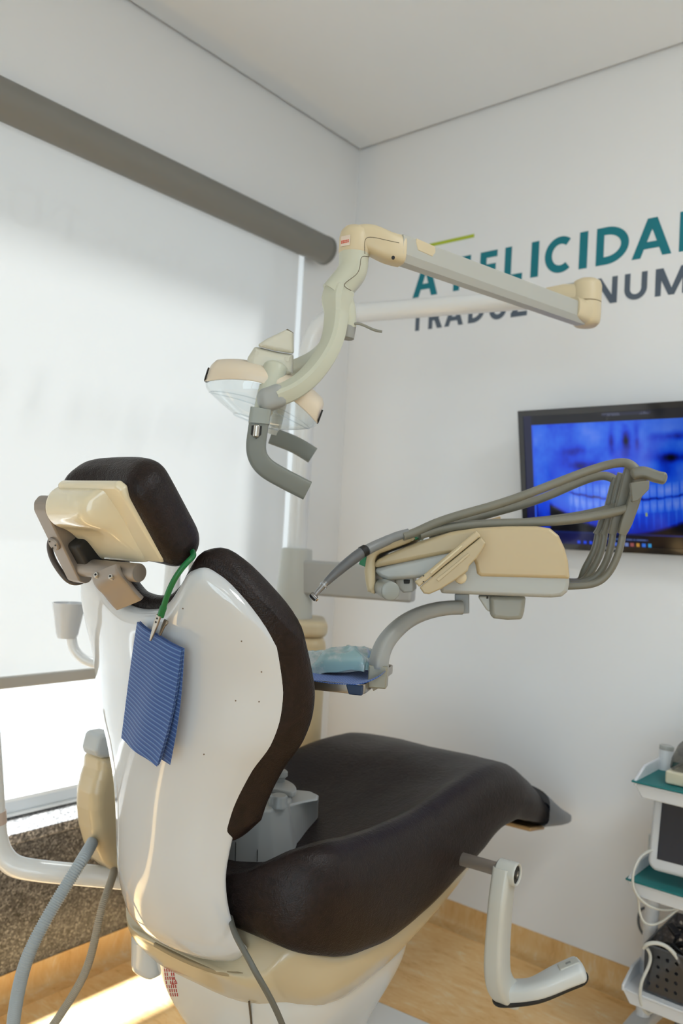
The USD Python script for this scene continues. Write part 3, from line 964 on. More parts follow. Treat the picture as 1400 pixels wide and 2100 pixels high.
def solid(pxb, zb, pxt, zt, bev=.006, n=4):
    """frustum between a bottom outline traced at height zb and a top outline at height zt"""
    B, Tp = fz(zb, pxb), fz(zt, pxt)
    B, Tp = edgy(B), edgy(Tp)
    cT = Tp.mean(0)
    K = len(B)
    rings = [np.c_[B, np.full(K, zb)]]
    for q in np.linspace(.1, 1, 6):
        k = q * (1 - bev / (zt - zb))
        rings.append(np.c_[B + (Tp - B) * k, np.full(K, zb + (zt - zb) * k)])
    for q in np.linspace(0, 1, 6)[1:]:
        a = q * math.pi / 2
        d = Tp - cT; L = np.linalg.norm(d, axis=1, keepdims=True)
        rings.append(np.c_[Tp - d / L * bev * (1 - math.cos(a)), np.full(K, zt - bev * (1 - math.sin(a)))])
    return loft(rings)


fcz = .607
part(fc, "body", solid([(436, 1735), (446, 1762), (484, 1768), (529, 1769), (562, 1765), (602, 1749), (609, 1730), (590, 1700), (520, 1690), (455, 1700)], fcz,
                       [(442, 1632), (452, 1652), (488, 1660), (531, 1662), (556, 1659), (590, 1647), (598, 1632), (580, 1602), (520, 1592), (455, 1602)], fcz + .092, .007), g_fc, smooth=35)
part(fc, "wing", solid([(585, 1740), (606, 1733), (628, 1706), (652, 1682), (650, 1664), (632, 1660), (610, 1660), (580, 1680)], fcz, [(585, 1652), (598, 1649), (622, 1643), (652, 1638), (654, 1629), (636, 1621), (600, 1618), (580, 1625)], fcz + .084, .006), g_fc, smooth=50)
for (x0, x1) in ((482, 483.5), (527, 528.5)):
    a, b = onz(fcz + .004, x0, 1767), onz(fcz + .085, x0 + 3, 1661)
    part(fc, "panel_seam", tube([a, b], .0008, n=6), dark_hole)
kz = fcz + .093
o1 = onz(kz, 567, 1619); o2 = onz(kz, 571, 1650)
pl_ = np.array([onz(kz, *p) for p in [(520, 1612), (545, 1602), (580, 1606), (606, 1622), (600, 1634), (575, 1630), (540, 1622)]])
part(fc, "knob_base", slab(np.c_[(pl_ - o1) @ np.array([1, 0, 0]), (pl_ - o1) @ np.array([0, 1.0, 0])], .010, o1 + ZZ * .004, (1, 0, 0), (0, 1, 0), bev=.003, smooth=True), g_fc, smooth=50)
part(fc, "knob", lathe([(.0, .024), (.0125, .024), (.0155, .021), (.0155, .014), (.013, .012), (.010, .008), (.010, 0)], onz(kz, 572, 1612) + ZZ * .006, ZZ, 36), g_fc2, smooth=50)
part(fc, "knob", lathe([(.0, .017), (.0135, .017), (.016, .014), (.016, .004), (.018, .002), (.018, -.003)], o2, ZZ, 36), g_fc2, smooth=50)
part(fc, "symbol_plate", rbox((.014, .007, .0012), .0004, onz(kz, 546, 1634), (1, 0, 0), (0, 1, 0)), M("symbol_blue", (112, 124, 140), .4))
cord = spl([at(470, 1862, 1.33), at(474, 1890, 1.26), at(487, 1926, 1.20), at(508, 1964, 1.178), at(523, 1992, 1.17), at(548, 2036, 1.175), at(572, 2085, 1.19), at(595, 2150, 1.22), at(612, 2230, 1.26)], 80)
part(chair, "cable", tube(cord, .0044, n=12), M("cord_grey", (98, 98, 90), .5), "grey cable running down between back and seat")

# ------------------------------------------------------------------ dental unit: cabinet, sleeve, pole, console arm
UX, UY = .398, -.648
du = thing("dental_unit", "ivory floor cabinet with a tapered grey sleeve and pole between chair and window", "dental unit", (UX, UY, 0))
CAX = nz([.73, .68, 0]); CAY = nz([-.68, .73, 0])
cabinet = slab2([(-.13, -.092), (.090, -.092), (.090, .108), (-.13, .108)], .86, .03, corner=.038)
part(du, "cabinet", place(cabinet, (UX, UY, .496), CAX, CAY, ZZ), M("cabinet_ivory", (204, 184, 145), .35), smooth=50)
lid = slab2([(-.132, -.095), (.092, -.095), (.092, .111), (-.132, .111)], .042, .015, corner=.039)
part(du, "cabinet_lid", place(lid, (UX, UY, .942), CAX, CAY, ZZ), ivory_soft, smooth=50)
part(du, "base", place(slab2([(-.10, -.07), (.07, -.07), (.07, .09), (-.10, .09)], .10, .01, corner=.03), (UX, UY, .05), CAX, CAY, ZZ), mid_grey, smooth=50)
part(du, "column_sleeve", lathe([(.0, .960), (.051, .960), (.051, .966), (.0417, 1.143), (.040, 1.147), (.030, 1.149), (0, 1.149)], (UX, UY, 0), ZZ, 56), light_grey, smooth=40)
APZ = 1.776
E0 = at(1202, 625, 1.90); E0[2] = APZ - .024
P0 = np.array([UX, UY, APZ])
ad = nz((E0 - P0) * [1, 1, 0])
pole_path = spl([(UX, UY, 1.13), (UX, UY, 1.3), (UX, UY, 1.5), (UX, UY, 1.64), tuple(np.array([UX, UY, 1.728]) + ad * .019), tuple(np.array([UX, UY, 1.768]) + ad * .068), tuple(np.array([UX, UY, APZ]) + ad * .15)], 60)
part(du, "light_pole", tube(pole_path, .0262, n=32), white_tube, "white enamelled pole bending over at the top", smooth=60)
# console arm: a flat grey beam
b0 = np.array([UX, UY, 1.073]); b1 = at(850, 1183, 2.12); b1[2] = 1.073
bd = nz(b1 - b0)
part(du, "console_arm", slab([(0, -.0455), (np.linalg.norm(b1 - b0), -.0455), (np.linalg.norm(b1 - b0), .0455), (0, .0455)], .06, b0, bd, ZZ, bev=.008), M("beam_grey", (168, 168, 164), .4), smooth=50)

# ------------------------------------------------------------------ operating light
ol = thing("operating_light", "dental operating light with cream head, clear shield and jointed grey arm", "lamp", P0)
part(ol, "rear_arm", tube([P0 + ad * .149, E0 - ad * .078 + ZZ * .020], [.0250, .0223], n=28), white_tube, "white horizontal rear arm", smooth=60)
eh = cat(lathe([(0, .055), (.021, .055), (.0297, .050), (.033, .040), (.033, .004), (.033, .002)], E0, ZZ, 40), tube([E0 - ad * .090 + ZZ * .020, E0 - ad * .053 + ZZ * .021, E0 + ZZ * .019], [.0234, .0265, .0265], n=24, e=3))
part(ol, "elbow_cap", fix(eh), ivory_soft, "ivory elbow cover on the rear arm", smooth=50)
J0 = at(727, 500, 1.45)
fd = nz((J0 - E0) * [1, 1, 0])
jz = J0[2]
fx = E0 + fd * .0; fx[2] = 1.683
el = cat(lathe([(.033, .0), (.033, -.032), (.031, -.045), (.0234, -.053), (0, -.056)], E0, ZZ, 40), tube([E0 - ZZ * .026, E0 + fd * .03 - ZZ * .026, E0 + fd * .062 - ZZ * .025], [.0276, .0276, .0255], n=24, e=3))
part(ol, "elbow_joint", fix(el), ivory_soft, "lower half of the ivory elbow", smooth=50)
arm_a = at(812, 512, 1.455); arm_b = at(1190, 647, 1.885)
ax = nz(arm_b - arm_a); an = nz(np.cross(ax, ZZ)); az = np.cross(an, ax)
Lr = np.linalg.norm(arm_b - arm_a)
# hollow spring-arm section: tall face with a bevelled underside
sec = [(-.016, .0235), (.016, .0235), (.0175, .020), (.0175, -.010), (.011, -.0225), (-.011, -.0225), (-.0175, -.010), (-.0175, .020)]
part(ol, "spring_arm", fix(loft([np.array([p + an * x + az * y for x, y in sec]) for p in (arm_a, arm_b)])), arm_face, "grey spring arm with a bevelled underside", smooth=25)
tn_ = an if (CAM - arm_a) @ an > 0 else -an
slot = slab([(-.026, .006), (-.020, -.008), (.020, -.010), (.028, .000), (.026, .010), (-.024, .012)], .004, arm_a + ax * .058 + az * .0125 + tn_ * .0165, ax, az, bev=.0015)
part(ol, "arm_plug", slot, ivory_soft, "ivory plug set into the arm")
# ivory head of the spring arm above the drop joint
hp = spl([J0 + ZZ * .004, J0 + ZZ * .010 + (arm_a - J0) * .35, J0 + (arm_a - J0) * .75 + ZZ * .002, arm_a + ax * .012], 24)
hd = cat(lathe([(.026, -.020), (.0275, -.016), (.0275, .008), (.025, .020), (.018, .028), (.008, .032), (0, .033)], J0, ZZ, 48), tube(hp, np.linspace(.022, .0205, 24), np.linspace(.0245, .0265, 24), n=28, e=3.4, up=ZZ, endround=.006))
jh = part(ol, "arm_head", fix(hd), ivory_soft, "rounded ivory head of the spring arm", smooth=55)
part(jh, "cover_seam", tube(spl([at(748, 521, 1.412), at(748, 495, 1.41), at(754, 487, 1.41), at(790, 492, 1.416), at(818, 498, 1.424)], 30), .0006, n=6), seam_mat)
vdir = nz((CAM - J0) * [1, 1, 0]); vsd = np.cross(ZZ, vdir)
stk = J0 + vdir * .0275 - vsd * .012
part(jh, "sticker", rbox((.019, .018, .0012), .0003, J0 + nz(vdir * .82 - vsd * .58) * .0283 - ZZ * .004, nz(np.cross(ZZ, nz(vdir * .82 - vsd * .58))), ZZ), M("sticker_white", (222, 206, 190), .5), "small pale sticker with red print")
so = J0 + nz(vdir * .82 - vsd * .58) * .0291 - ZZ * .004
sx = nz(np.cross(ZZ, nz(vdir * .82 - vsd * .58)))
for k, yy in enumerate((.003, .0)):
    part(jh, "sticker_print", cat(*[rbox((.0026, .0022, .0004), .0001, so + sx * (-.007 + q * .0034) + ZZ * (yy - .003), sx, ZZ) for q in range(5)]), M("print_red_%d" % k, (214, 92, 66), .5), smooth=False)
part(jh, "knob_slot", lathe([(0, .0005), (.003, .0005), (.003, -.003)], at(806, 528, 1.425), vdir, 12), dark_hole)

# drop elbow
gp = spl([J0 - ZZ * .016, J0 - ZZ * .030, at(722, 556, 1.448), at(706, 579, 1.446), at(684, 604, 1.444)], 30)
part(ol, "drop_elbow", tube(gp, np.linspace(.0265, .0245, 30), n=36), greenish, "pale bent joint below the arm head", smooth=60)
part(ol, "elbow_seam", tube(spl([at(757, 527, 1.418), at(742, 527, 1.415), at(738, 545, 1.415), at(728, 565, 1.416), at(706, 584, 1.418), at(720, 596, 1.418)], 30), .0006, n=6), seam_mat)
yk = spl([at(703, 582, 1.446), at(692, 607, 1.444), at(690, 630, 1.443), at(689, 650, 1.441), at(683, 690, 1.432), at(664, 733, 1.420), at(632, 774, 1.408), at(597, 800, 1.398), at(566, 813, 1.392)], 60)
part(ol, "yoke", tube(yk, np.interp(np.linspace(0, 1, 60), [0, .05, .14, .27, .5, 1], [.019, .0235, .0235, .018, .0165, .0165]), np.interp(np.linspace(0, 1, 60), [0, .05, .14, .27, .5, 1], [.020, .0255, .026, .021, .0195, .0195]), n=12, e=3.0), greenish, "curved front yoke arm", smooth=22)
yb = spl([at(690, 640, 1.452), at(684, 685, 1.475), at(664, 722, 1.51), at(636, 744, 1.55), at(606, 757, 1.585)], 40)
part(ol, "yoke", tube(yb, .0165, .0175, n=20, e=3), greenish, "curved rear yoke arm", smooth=50)
part(ol, "yoke_cap", tube(spl([at(570, 812, 1.391), at(557, 817, 1.389), at(545, 821, 1.388)], 8), .0172, .0202, n=24, e=3, endround=.015), M("cap_grey", (160, 162, 158), .4), "grey end cap of the yoke")
part(ol, "yoke_stub", tube(spl([at(704, 612, 1.45), at(711, 640, 1.452), at(713, 672, 1.455)], 16), np.linspace(.017, .0148, 16), n=28), greenish, smooth=60)
part(ol, "stub_collar", lathe([(0, 0), (.0152, 0), (.0156, .002), (.0150, .022), (.013, .0235), (0, .0235)], at(712, 668, 1.455), nz(at(710, 690, 1.455) - at(713, 668, 1.455)), 32), M("collar_grey", (150, 150, 144), .45))
part(ol, "wire", tube(spl([at(722, 665, 1.447), at(735, 664, 1.445), at(752, 670, 1.443), at(768, 677, 1.44), at(783, 680, 1.438)], 30), .0024, n=10), M("wire_grey", (140, 138, 126), .5))

# lamp head
LC = at(547, 800, 1.475)
eN = nz((CAM - LC) * [1, 1, 0])                                # towards the photographer
eR = np.cross(ZZ, eN)
eX = nz(eR * math.cos(math.radians(16.5)) - ZZ * math.sin(math.radians(16.5)))
eZ = np.cross(eN, eX); eZ = eZ if eZ[2] > 0 else -eZ
_a = math.radians(13)                                          # the head is tipped towards the photographer
eN, eZ = eN * math.cos(_a) - eZ * math.sin(_a), eZ * math.cos(_a) + eN * math.sin(_a)


def lp(x, n, z):
    x, n, z = np.broadcast_arrays(np.asarray(x, float), n, z)
    return LC + x[..., None] * eX + n[..., None] * eN + z[..., None] * eZ


# cream housing: two wings meeting in the middle, domed above and hollow below
rings = []
for x in np.linspace(-.104, .104, 41):
    k = abs(x) / .104
    d = .074 * (1 - .42 * k ** 2.2) * (.90 if k > .985 else 1)
    h = .012 + .006 * k + (-.006 if k > .985 else 0)
    arch = .030 * (1 - k ** 2)
    h = h + arch
    low = -.020 + arch + .004 * (1 - k)
    pr = []
    for q in np.linspace(0, math.pi, 19):
        c, s_ = math.cos(q), math.sin(q)
        pr.append((d * np.sign(c) * abs(c) ** .62, low + (h - low) * abs(s_) ** .7))
    pr += [(-d * .985, low - .0015), (-d * .93, low + .001)] + [(d * f, low + .002 * (1 - f ** 2)) for f in np.linspace(-.85, .85, 9)] + [(d * .93, low + .001), (d * .985, low - .0015)]
    rings.append(lp(x, [p[0] for p in pr], [p[1] for p in pr]))
part(ol, "housing", loft(rings), cream_light, "wide cream reflector housing", smooth=40)
rr = []
for x in np.linspace(-.100, .100, 31):
    k = abs(x) / .104
    d = .070 * (1 - .42 * k ** 2.2)
    lo2 = -.0205 + .030 * (1 - k ** 2) + .004 * (1 - k)
    rr.append(lp(x, [-d, d, d, -d], [lo2, lo2, lo2 - .002, lo2 - .002]))
part(ol, "reflector", loft(rr), M("reflector_pale", (226, 229, 230), .15, metal=.3), "pale mirrored reflector behind the shield", smooth=40)
for sx_ in (-1, 1):
    part(ol, "end_trim", tube(spl([lp(sx_ * .1045, n, z) for n, z in ((-.040, -.018), (-.030, -.021), (0, -.0225), (.030, -.021), (.040, -.016), (.042, .004))], 24), .0016, n=8), dark_hole)
# clear shield: a shallow bowl under the housing
def bowl(u, v):
    a = u * 2 * math.pi
    c, s_ = np.cos(a), np.sin(a)
    rx, rn = .106 * (1 - .62 * v ** 2.2), .068 * (1 - .5 * v ** 2.4)
    return lp(np.sign(c) * np.abs(c) ** .8 * rx, np.sign(s_) * np.abs(s_) ** .8 * rn, -.020 + .030 * (1 - (np.sign(c) * np.abs(c) ** .8 * rx / .106) ** 2) * (1 - v) ** 1.2 - .040 * v ** .8)


Pb, qb, nu_, nv_ = grid(bowl, 65, 14)
part(ol, "clear_shield", fix(tm(Pb, qb)), clear_shield, "clear plastic shield under the lamp", smooth=40)
part(ol, "shield_rim", tube(np.array([bowl(np.array(t), np.array(.99)) for t in np.linspace(0, 1, 60)]), .0016, n=8), clear_plastic, smooth=60)
part(ol, "shield_rib", tube(np.array([bowl(np.array(t), np.array(.45)) for t in np.linspace(0, 1, 60)]), .0011, n=6), clear_plastic, smooth=60)
part(ol, "bulb_holder", lathe([(0, .0), (.012, .0), (.013, -.012), (.010, -.034), (0, -.036)], lp(.008, .01, .012), eZ, 24), M("chrome_dark", (120, 112, 104), .2, metal=1.0), "chromed bulb holder seen through the shield")
# ivory hump on top, split by a seam
hump = [(506, 752), (510, 733), (524, 712), (548, 696), (575, 683), (588, 677), (601, 683), (602, 700), (600, 760), (560, 775)]
hO = lp(.0, .012, .0)
def proj2(pxs, O, n, ex, ey):
    P = np.array([onplane(O, n, *p) for p in pxs]) - O
    return np.c_[P @ ex, P @ ey]


h2 = proj2(hump, hO, eN, eX, eZ)
low_h = proj2([(506, 756), (510, 733), (524, 712), (527, 711.5), (565, 721), (601, 727), (600, 765), (560, 780)], hO, eN, eX, eZ)
up_h = proj2([(527, 710), (548, 696), (575, 683), (588, 677), (601, 683), (601.5, 725.5), (565, 719.5)], hO, eN, eX, eZ)
part(ol, "hump", slab(low_h, .070, hO, eX, eZ, bev=.013, corner=.005), M("hump_ivory", (206, 203, 186), .35), smooth=40)
part(ol, "hump_cap", slab(up_h, .068, hO, eX, eZ, bev=.006, corner=.003), M("hump_ivory_cap", (206, 203, 186), .35), smooth=40)
part(ol, "vent", slab(proj2([(584, 678), (590, 675), (601, 682), (600, 687)], hO, eN, eX, eZ), .03, hO, eX, eZ, bev=.0008), M("vent_brown", (110, 96, 70), .5))
part(ol, "pivot_tube", tube(spl([at(564, 755, 1.425), at(557, 782, 1.418), at(548, 812, 1.412), at(540, 842, 1.404)], 16), np.linspace(.0205, .0165, 16), n=32, endround=.01), greenish, "pale pivot tube on the lamp's near side", smooth=60)
# handles
hpath = spl([at(534, 842, 1.384), at(531, 866, 1.384), at(527, 893, 1.384), at(525, 918, 1.384), at(530, 940, 1.386), at(545, 959, 1.388), at(570, 975, 1.392), at(602, 992, 1.396), at(630, 1006, 1.40)], 60)
hdl = part(ol, "handle", tube(hpath, .0168, .0085, n=20, e=4, up=eN), handle_grey, "grey bent handle on the near side", smooth=40)
part(hdl, "collar", tube(spl([at(535, 838, 1.383), at(532, 858, 1.383), at(531, 869, 1.383)], 10), .0178, .0100, n=20, e=4, up=eN), M("handle_collar", (150, 154, 146), .45))
part(hdl, "pin_window", slab(proj2([(516, 872), (537, 873), (535, 892), (525, 900), (514, 891)], at(526, 885, 1.374), eN, eR, ZZ), .002, at(526, 885, 1.3745), eR, ZZ, bev=.0006), dark_hole)
part(hdl, "pin", tube([at(527, 874, 1.3725), at(524.5, 894, 1.3725)], .0055, n=20, endround=.003), steel, "steel pin in the handle")
hb2 = spl([at(556, 893, 1.60), at(575, 900, 1.60), at(600, 910, 1.60), at(622, 922, 1.60), at(641, 934, 1.60)], 30)
part(ol, "handle", tube(hb2, .0165, .0085, n=20, e=4, up=eN), handle_grey, "grey handle on the far side", smooth=40)
part(ol, "rear_pivot", tube([at(585, 790, 1.57), at(572, 840, 1.59), at(560, 890, 1.60)], .012, n=20), light_grey)

# ------------------------------------------------------------------ instrument console
KC = at(970, 1150, 1.5)
kh = nz(np.array([-.509, .861, 0]))
kx = nz(np.array([.861, .509, 0]))
kn = -kh
kc = thing("instrument_console", "ivory and grey dental instrument console with curved grey hose arms", "instrument console", at(970, 1225, 1.5))
KF = KC + kn * .075                                              # near face


def kpx(pxs, O=None):
    return proj2(pxs, KF if O is None else O, kn, kx, ZZ)


def kslab(pxs, th, near=0.0, bev=.004, **k):
    """traced on the console's near face, th deep away from the viewer"""
    O = KF + kn * near
    return slab(kpx(pxs, O), th, O - kn * th / 2, kx, ZZ, bev=bev, **k)


body_px = [(768, 1166), (800, 1158), (930, 1128), (968, 1130), (1168, 1180), (1168, 1196), (1164, 1214), (1152, 1224), (1130, 1226), (1000, 1221), (905, 1217), (899, 1205), (895, 1183), (840, 1187), (795, 1191), (778, 1184), (768, 1172)]
part(kc, "tray_body", kslab(body_px, .19, 0, .007, corner=.005), M("console_grey", (170, 171, 165), .35), "light grey lower body", smooth=40)
cov_px = [(767, 1165), (767, 1155), (774, 1147), (800, 1134), (862, 1109), (925, 1090), (980, 1082), (1040, 1079), (1100, 1079), (1128, 1083), (1146, 1098), (1158, 1124), (1165, 1150), (1169, 1188), (1100, 1186), (985, 1183), (977, 1177), (974, 1158), (966, 1140), (948, 1133), (925, 1134)]
part(kc, "cover", kslab(cov_px, .198, .004, .007, corner=.004), M("console_ivory", (190, 171, 134), .42), "ivory moulded cover", smooth=40)
fr_px = [(768, 1219), (752, 1213), (748, 1190), (746, 1172), (749, 1150), (753, 1131), (790, 1116), (830, 1099), (846, 1101), (853, 1104), (838, 1113), (806, 1125), (778, 1135), (771, 1141), (768, 1150)]
part(kc, "front_panel", kslab(fr_px, .19, .006, .006, corner=.0015), M("console_front", (202, 184, 146), .42), "ivory instrument holder front", smooth=40)
mat_px = [(735, 1157), (744, 1134), (751, 1128), (790, 1112), (830, 1095), (848, 1097), (857, 1104), (852, 1107), (830, 1100), (790, 1117), (753, 1131), (749, 1163)]
part(kc, "silicone_mat", kslab(mat_px, .185, .002, .0015, corner=.0008), M("mat_green", (34, 128, 84), .4), "green silicone mat under the instruments", smooth=40)
part(kc, "knob", cat(tube([at(778, 1203, 1.50), at(785, 1205, 1.45), at(800, 1212, 1.37)], [.0135, .0155, .0158], n=36, endround=.003)), M("knob_grey", (146, 150, 145), .3), "round grey handle knob", smooth=45)
part(kc, "knob_neck", kslab([(786, 1184), (812, 1182), (808, 1200), (786, 1200)], .03, -.01, .003), mid_grey)
part(kc, "socket_block", kslab([(810, 1183), (848, 1180), (848, 1214), (826, 1216), (810, 1200)], .08, -.02, .004), M("socket_grey", (172, 174, 170), .4))
part(kc, "socket", kslab([(827, 1189), (840, 1189), (839, 1197), (828, 1197)], .006, -.016, .001), dark_hole)
# keypad, tilted and seen from its edge
kp_up = [(849, 1193), (862, 1184), (976, 1088), (982, 1094), (985, 1100), (905, 1165), (859, 1204)]
kp_lo = [(859.5, 1205), (905, 1166.5), (985.5, 1101.5), (996, 1114), (987, 1131), (976, 1146), (962, 1160), (958, 1172), (930, 1192), (902, 1209), (879, 1219), (868, 1217)]
kp = part(kc, "keypad", kslab(kp_up, .085, .075, .003, corner=.002), M("keypad_ivory", (190, 173, 138), .45), "tilted ivory keypad", smooth=40)
part(kp, "keypad_back", kslab(kp_lo, .085, .075, .003, corner=.002), M("keypad_back_ivory", (184, 167, 132), .45), smooth=40)
part(kp, "keypad_rail", kslab([(880, 1174), (945, 1118), (949, 1121), (884, 1177)], .004, .0775, .001), M("keypad_rail", (208, 194, 160), .45))
part(kp, "keypad_rail", kslab([(894, 1188), (960, 1134), (963, 1138), (899, 1193)], .004, .0775, .001), M("keypad_rail_b", (190, 174, 140), .45))
part(kp, "keypad_pivot", tube([KF + kx * ((kpx([(945, 1175)])[0][0])) + ZZ * (kpx([(945, 1183)])[0][1]) - kn * .01, KF + kx * (kpx([(945, 1183)])[0][0]) + ZZ * (kpx([(945, 1183)])[0][1]) + kn * .05], .010, n=24, endround=.004), ivory_soft)
for qx, qy in ((868, 1181), (930, 1135), (868, 1193)):
    part(kp, "keypad_screw", kslab([(qx - 1.5, qy - 1), (qx + 1.5, qy - 1), (qx + 1.5, qy + 1), (qx - 1.5, qy + 1)], .002, .076, .0003), dark_hole)
part(kc, "drain_box", kslab([(1003, 1222), (1079, 1222), (1075, 1255), (1070, 1271), (1040, 1272), (1012, 1269), (1005, 1262)], .08, -.035, .008, corner=.006), M("box_grey", (152, 152, 142), .35), "grey box under the console", smooth=40)
part(kc, "box_bracket", kslab([(978, 1222), (1006, 1222), (1006, 1258), (996, 1250)], .05, -.05, .003), light_grey)
part(kc, "box_screw", kslab([(997, 1223), (1001, 1223), (1001, 1228), (997, 1228)], .003, -.0345, .0008), dark_hole)
part(kc, "rear_handle", kslab([(962, 1076), (1026, 1058), (1027, 1066), (1026, 1080), (985, 1085)], .012, -.165, .002), M("rear_ivory", (196, 172, 134), .45))

# hose arms with their hoses and one handpiece
warm = M("arm_taupe", (112, 110, 98), .42)
arms = [  # (junction, bend, lower, upper start, top, depth, half width of the channel)
    ((1166, 1192), (1196, 1174), (1217, 1130), (1227, 1085), (1246, 1036), (1260, 984), 1.505, .0050), ((1166, 1195), (1206, 1180), (1231, 1133), (1240, 1085), (1257, 1036), (1271, 976), 1.480, .0050),
    ((1166, 1198), (1222, 1182), (1249, 1133), (1257, 1085), (1272, 1036), (1290, 966), 1.450, .0085), ((1166, 1202), (1232, 1190), (1267, 1136), (1278, 1085), (1296, 1036), (1316, 968), 1.425, .0100)]
hz = M("hose_taupe", (120, 118, 106), .42)
for i, (p0, p1, p2, p3, p4, p5, D, hw) in enumerate(arms):
    lo_ = spl([at(p0[0] - 8, p0[1], D + .02), at(p0[0] + 22, p0[1] - 1, D + .015), at(*p1, D + .01), at(*p2, D), at(*p3, D - .003)], 50)
    a = part(kc, "hose_arm", tube(lo_, np.linspace(.0066, .0056, 50), np.linspace(.0085, .007, 50), n=16, e=3, up=kn), warm, smooth=50)
    q3, q4, q5 = np.array(p3, float), np.array(p4, float), np.array(p5, float)
    up_ = np.array([at(*(q3 + (q3 - q4) * .22), D - .003), at(*q3, D - .004), at(*(q3 + (q4 - q3) * .3), D - .006), at(*q4, D - .010), at(*q5, D - .015), at(*(q5 + (q5 - q4) * .10), D - .016)])
    part(a, "arm_channel", tube(up_, [.0066, hw * .85, hw, hw, hw * 1.08, hw], [.008, .0095, .0098, .0098, .0098, .008], n=16, e=6, up=kn), warm, smooth=40)
part(kc, "pull_handle", tube(spl([at(1300, 972, 1.40), at(1318, 969, 1.395), at(1340, 976, 1.39), at(1360, 981, 1.385)], 20), .010, .0125, n=20, e=3.5, up=kn, endround=.006), warm, "grey pull handle on the foremost hose arm", smooth=50)
part(kc, "handle_bracket", kslab([(1292, 990), (1332, 985), (1331, 1003), (1308, 1027), (1296, 1030)], .012, .045, .002), warm)
hoses = [
    [at(1304, 963, 1.40), at(1285, 950, 1.41), at(1240, 955, 1.43), at(1180, 975, 1.44), at(1100, 1006, 1.44), at(1020, 1034, 1.44), at(950, 1054, 1.435), at(890, 1074, 1.43), at(850, 1092, 1.425), at(826, 1100, 1.42)],
    [at(1262, 985, 1.49), at(1240, 976, 1.50), at(1190, 988, 1.51), at(1110, 1022, 1.51), at(1020, 1049, 1.51), at(940, 1072, 1.50), at(870, 1093, 1.49), at(845, 1101, 1.48)],
    [at(1290, 1042, 1.415), at(1260, 1050, 1.42), at(1200, 1062, 1.43), at(1120, 1070, 1.44), at(1000, 1074, 1.445), at(930, 1080, 1.44), at(890, 1088, 1.435), at(860, 1098, 1.43)],
    [at(1268, 1038, 1.46), at(1240, 1046, 1.465), at(1190, 1057, 1.475), at(1110, 1068, 1.48), at(1000, 1078, 1.48), at(930, 1086, 1.475), at(880, 1098, 1.47)],
]
for h in hoses:
    part(kc, "hose", tube(spl(h, 90), .0078, n=16), hz, smooth=60)
hpz = M("handpiece_grey", (104, 106, 108), .35, metal=.3)
hp_ = thing("handpiece", "dark grey dental handpiece with a small metal head, leaning out of the console", "handpiece", at(640, 1225, 1.36))
hc = [at(838, 1093, 1.425), at(810, 1101, 1.42), at(790, 1110, 1.415), at(772, 1118, 1.41), at(752, 1128, 1.40)]
part(hp_, "coupling", tube(spl(hc, 24), np.interp(np.linspace(0, 1, 24), [0, .4, .42, 1], [.0078, .0080, .0086, .0092]), n=24), M("coupling_grey", (128, 130, 130), .4), smooth=30)
part(hp_, "motor_ring", tube([at(750, 1128, 1.40), at(741, 1133, 1.396)], .0100, n=28), dark_hole, smooth=40)
hb_ = spl([at(743, 1132, 1.397), at(715, 1153, 1.388), at(690, 1174, 1.378), at(668, 1195, 1.369)], 30)
part(hp_, "handpiece_body", tube(hb_, np.interp(np.linspace(0, 1, 30), [0, .15, .6, 1], [.0094, .0098, .0086, .0062]), n=28), hpz, smooth=50)
part(hp_, "neck", tube(spl([at(669, 1194, 1.369), at(660, 1204, 1.366), at(652, 1213, 1.363), at(645, 1221, 1.36)], 14), np.linspace(.0056, .0038, 14), n=20), M("neck_metal", (150, 150, 150), .25, metal=.9), smooth=50)
hdv = nz(at(641, 1224, 1.36) - at(652, 1213, 1.363))
hpe = np.cross(hdv, kn)
part(hp_, "head", lathe([(0, -.007), (.0045, -.007), (.0052, -.004), (.0052, .004), (.004, .006), (0, .006)], at(642, 1223, 1.359), nz(hpe), 24), M("head_metal", (120, 116, 112), .3, metal=.9), smooth=40)
part(hp_, "button", lathe([(0, .002), (.0025, .002), (.003, 0)], at(642, 1223, 1.359) + nz(hpe) * -.008, nz(-hpe), 16), M("head_brass", (176, 140, 100), .3, metal=.8))
part(hp_, "grip_ring", tube([at(665, 1199, 1.368), at(662, 1202, 1.367)], .0068, n=24), M("ring_metal", (170, 172, 174), .3, metal=.7))

# ------------------------------------------------------------------ tray under the console
TZ = .940
ty = thing("instrument_tray", "steel instrument tray hanging from a curved grey arm below the console", "tray", onz(TZ - .006, 700, 1420))
tarm = spl([at(946, 1246, 1.47), at(915, 1247, 1.465), at(872, 1256, 1.455), at(832, 1275, 1.435), at(802, 1302, 1.41), at(784, 1330, 1.395), at(777, 1356, 1.385), at(776, 1366, 1.385)], 60)
part(ty, "tray_arm", tube(tarm, np.interp(np.linspace(0, 1, 60), [0, .4, 1], [.014, .0140, .0156]), np.interp(np.linspace(0, 1, 60), [0, .4, 1], [.0125, .0135, .0156]), n=28, e=2.6), M("tray_arm_grey", (150, 151, 147), .35), smooth=60)
part(ty, "arm_post", kslab([(932, 1218), (962, 1218), (962, 1258), (946, 1259), (932, 1252)], .03, -.06, .002), M("post_grey", (150, 154, 154), .4))
pa, pb = at(776, 1363, 1.385), at(775, 1409, 1.385)
part(ty, "arm_socket", rbox((.0315, .0315, np.linalg.norm(pa - pb)), .003, (pa + pb) / 2, kx, kn), M("socket_olive", (142, 139, 122), .35), "pale square socket at the end of the arm", smooth=50)
TC = onz(TZ, 745, 1411)
tkx = nz(kx + .10 * kn); tkn = np.cross(ZZ, tkx); tkn = tkn if tkn @ kh > 0 else -tkn
TW, TD = .30, .25
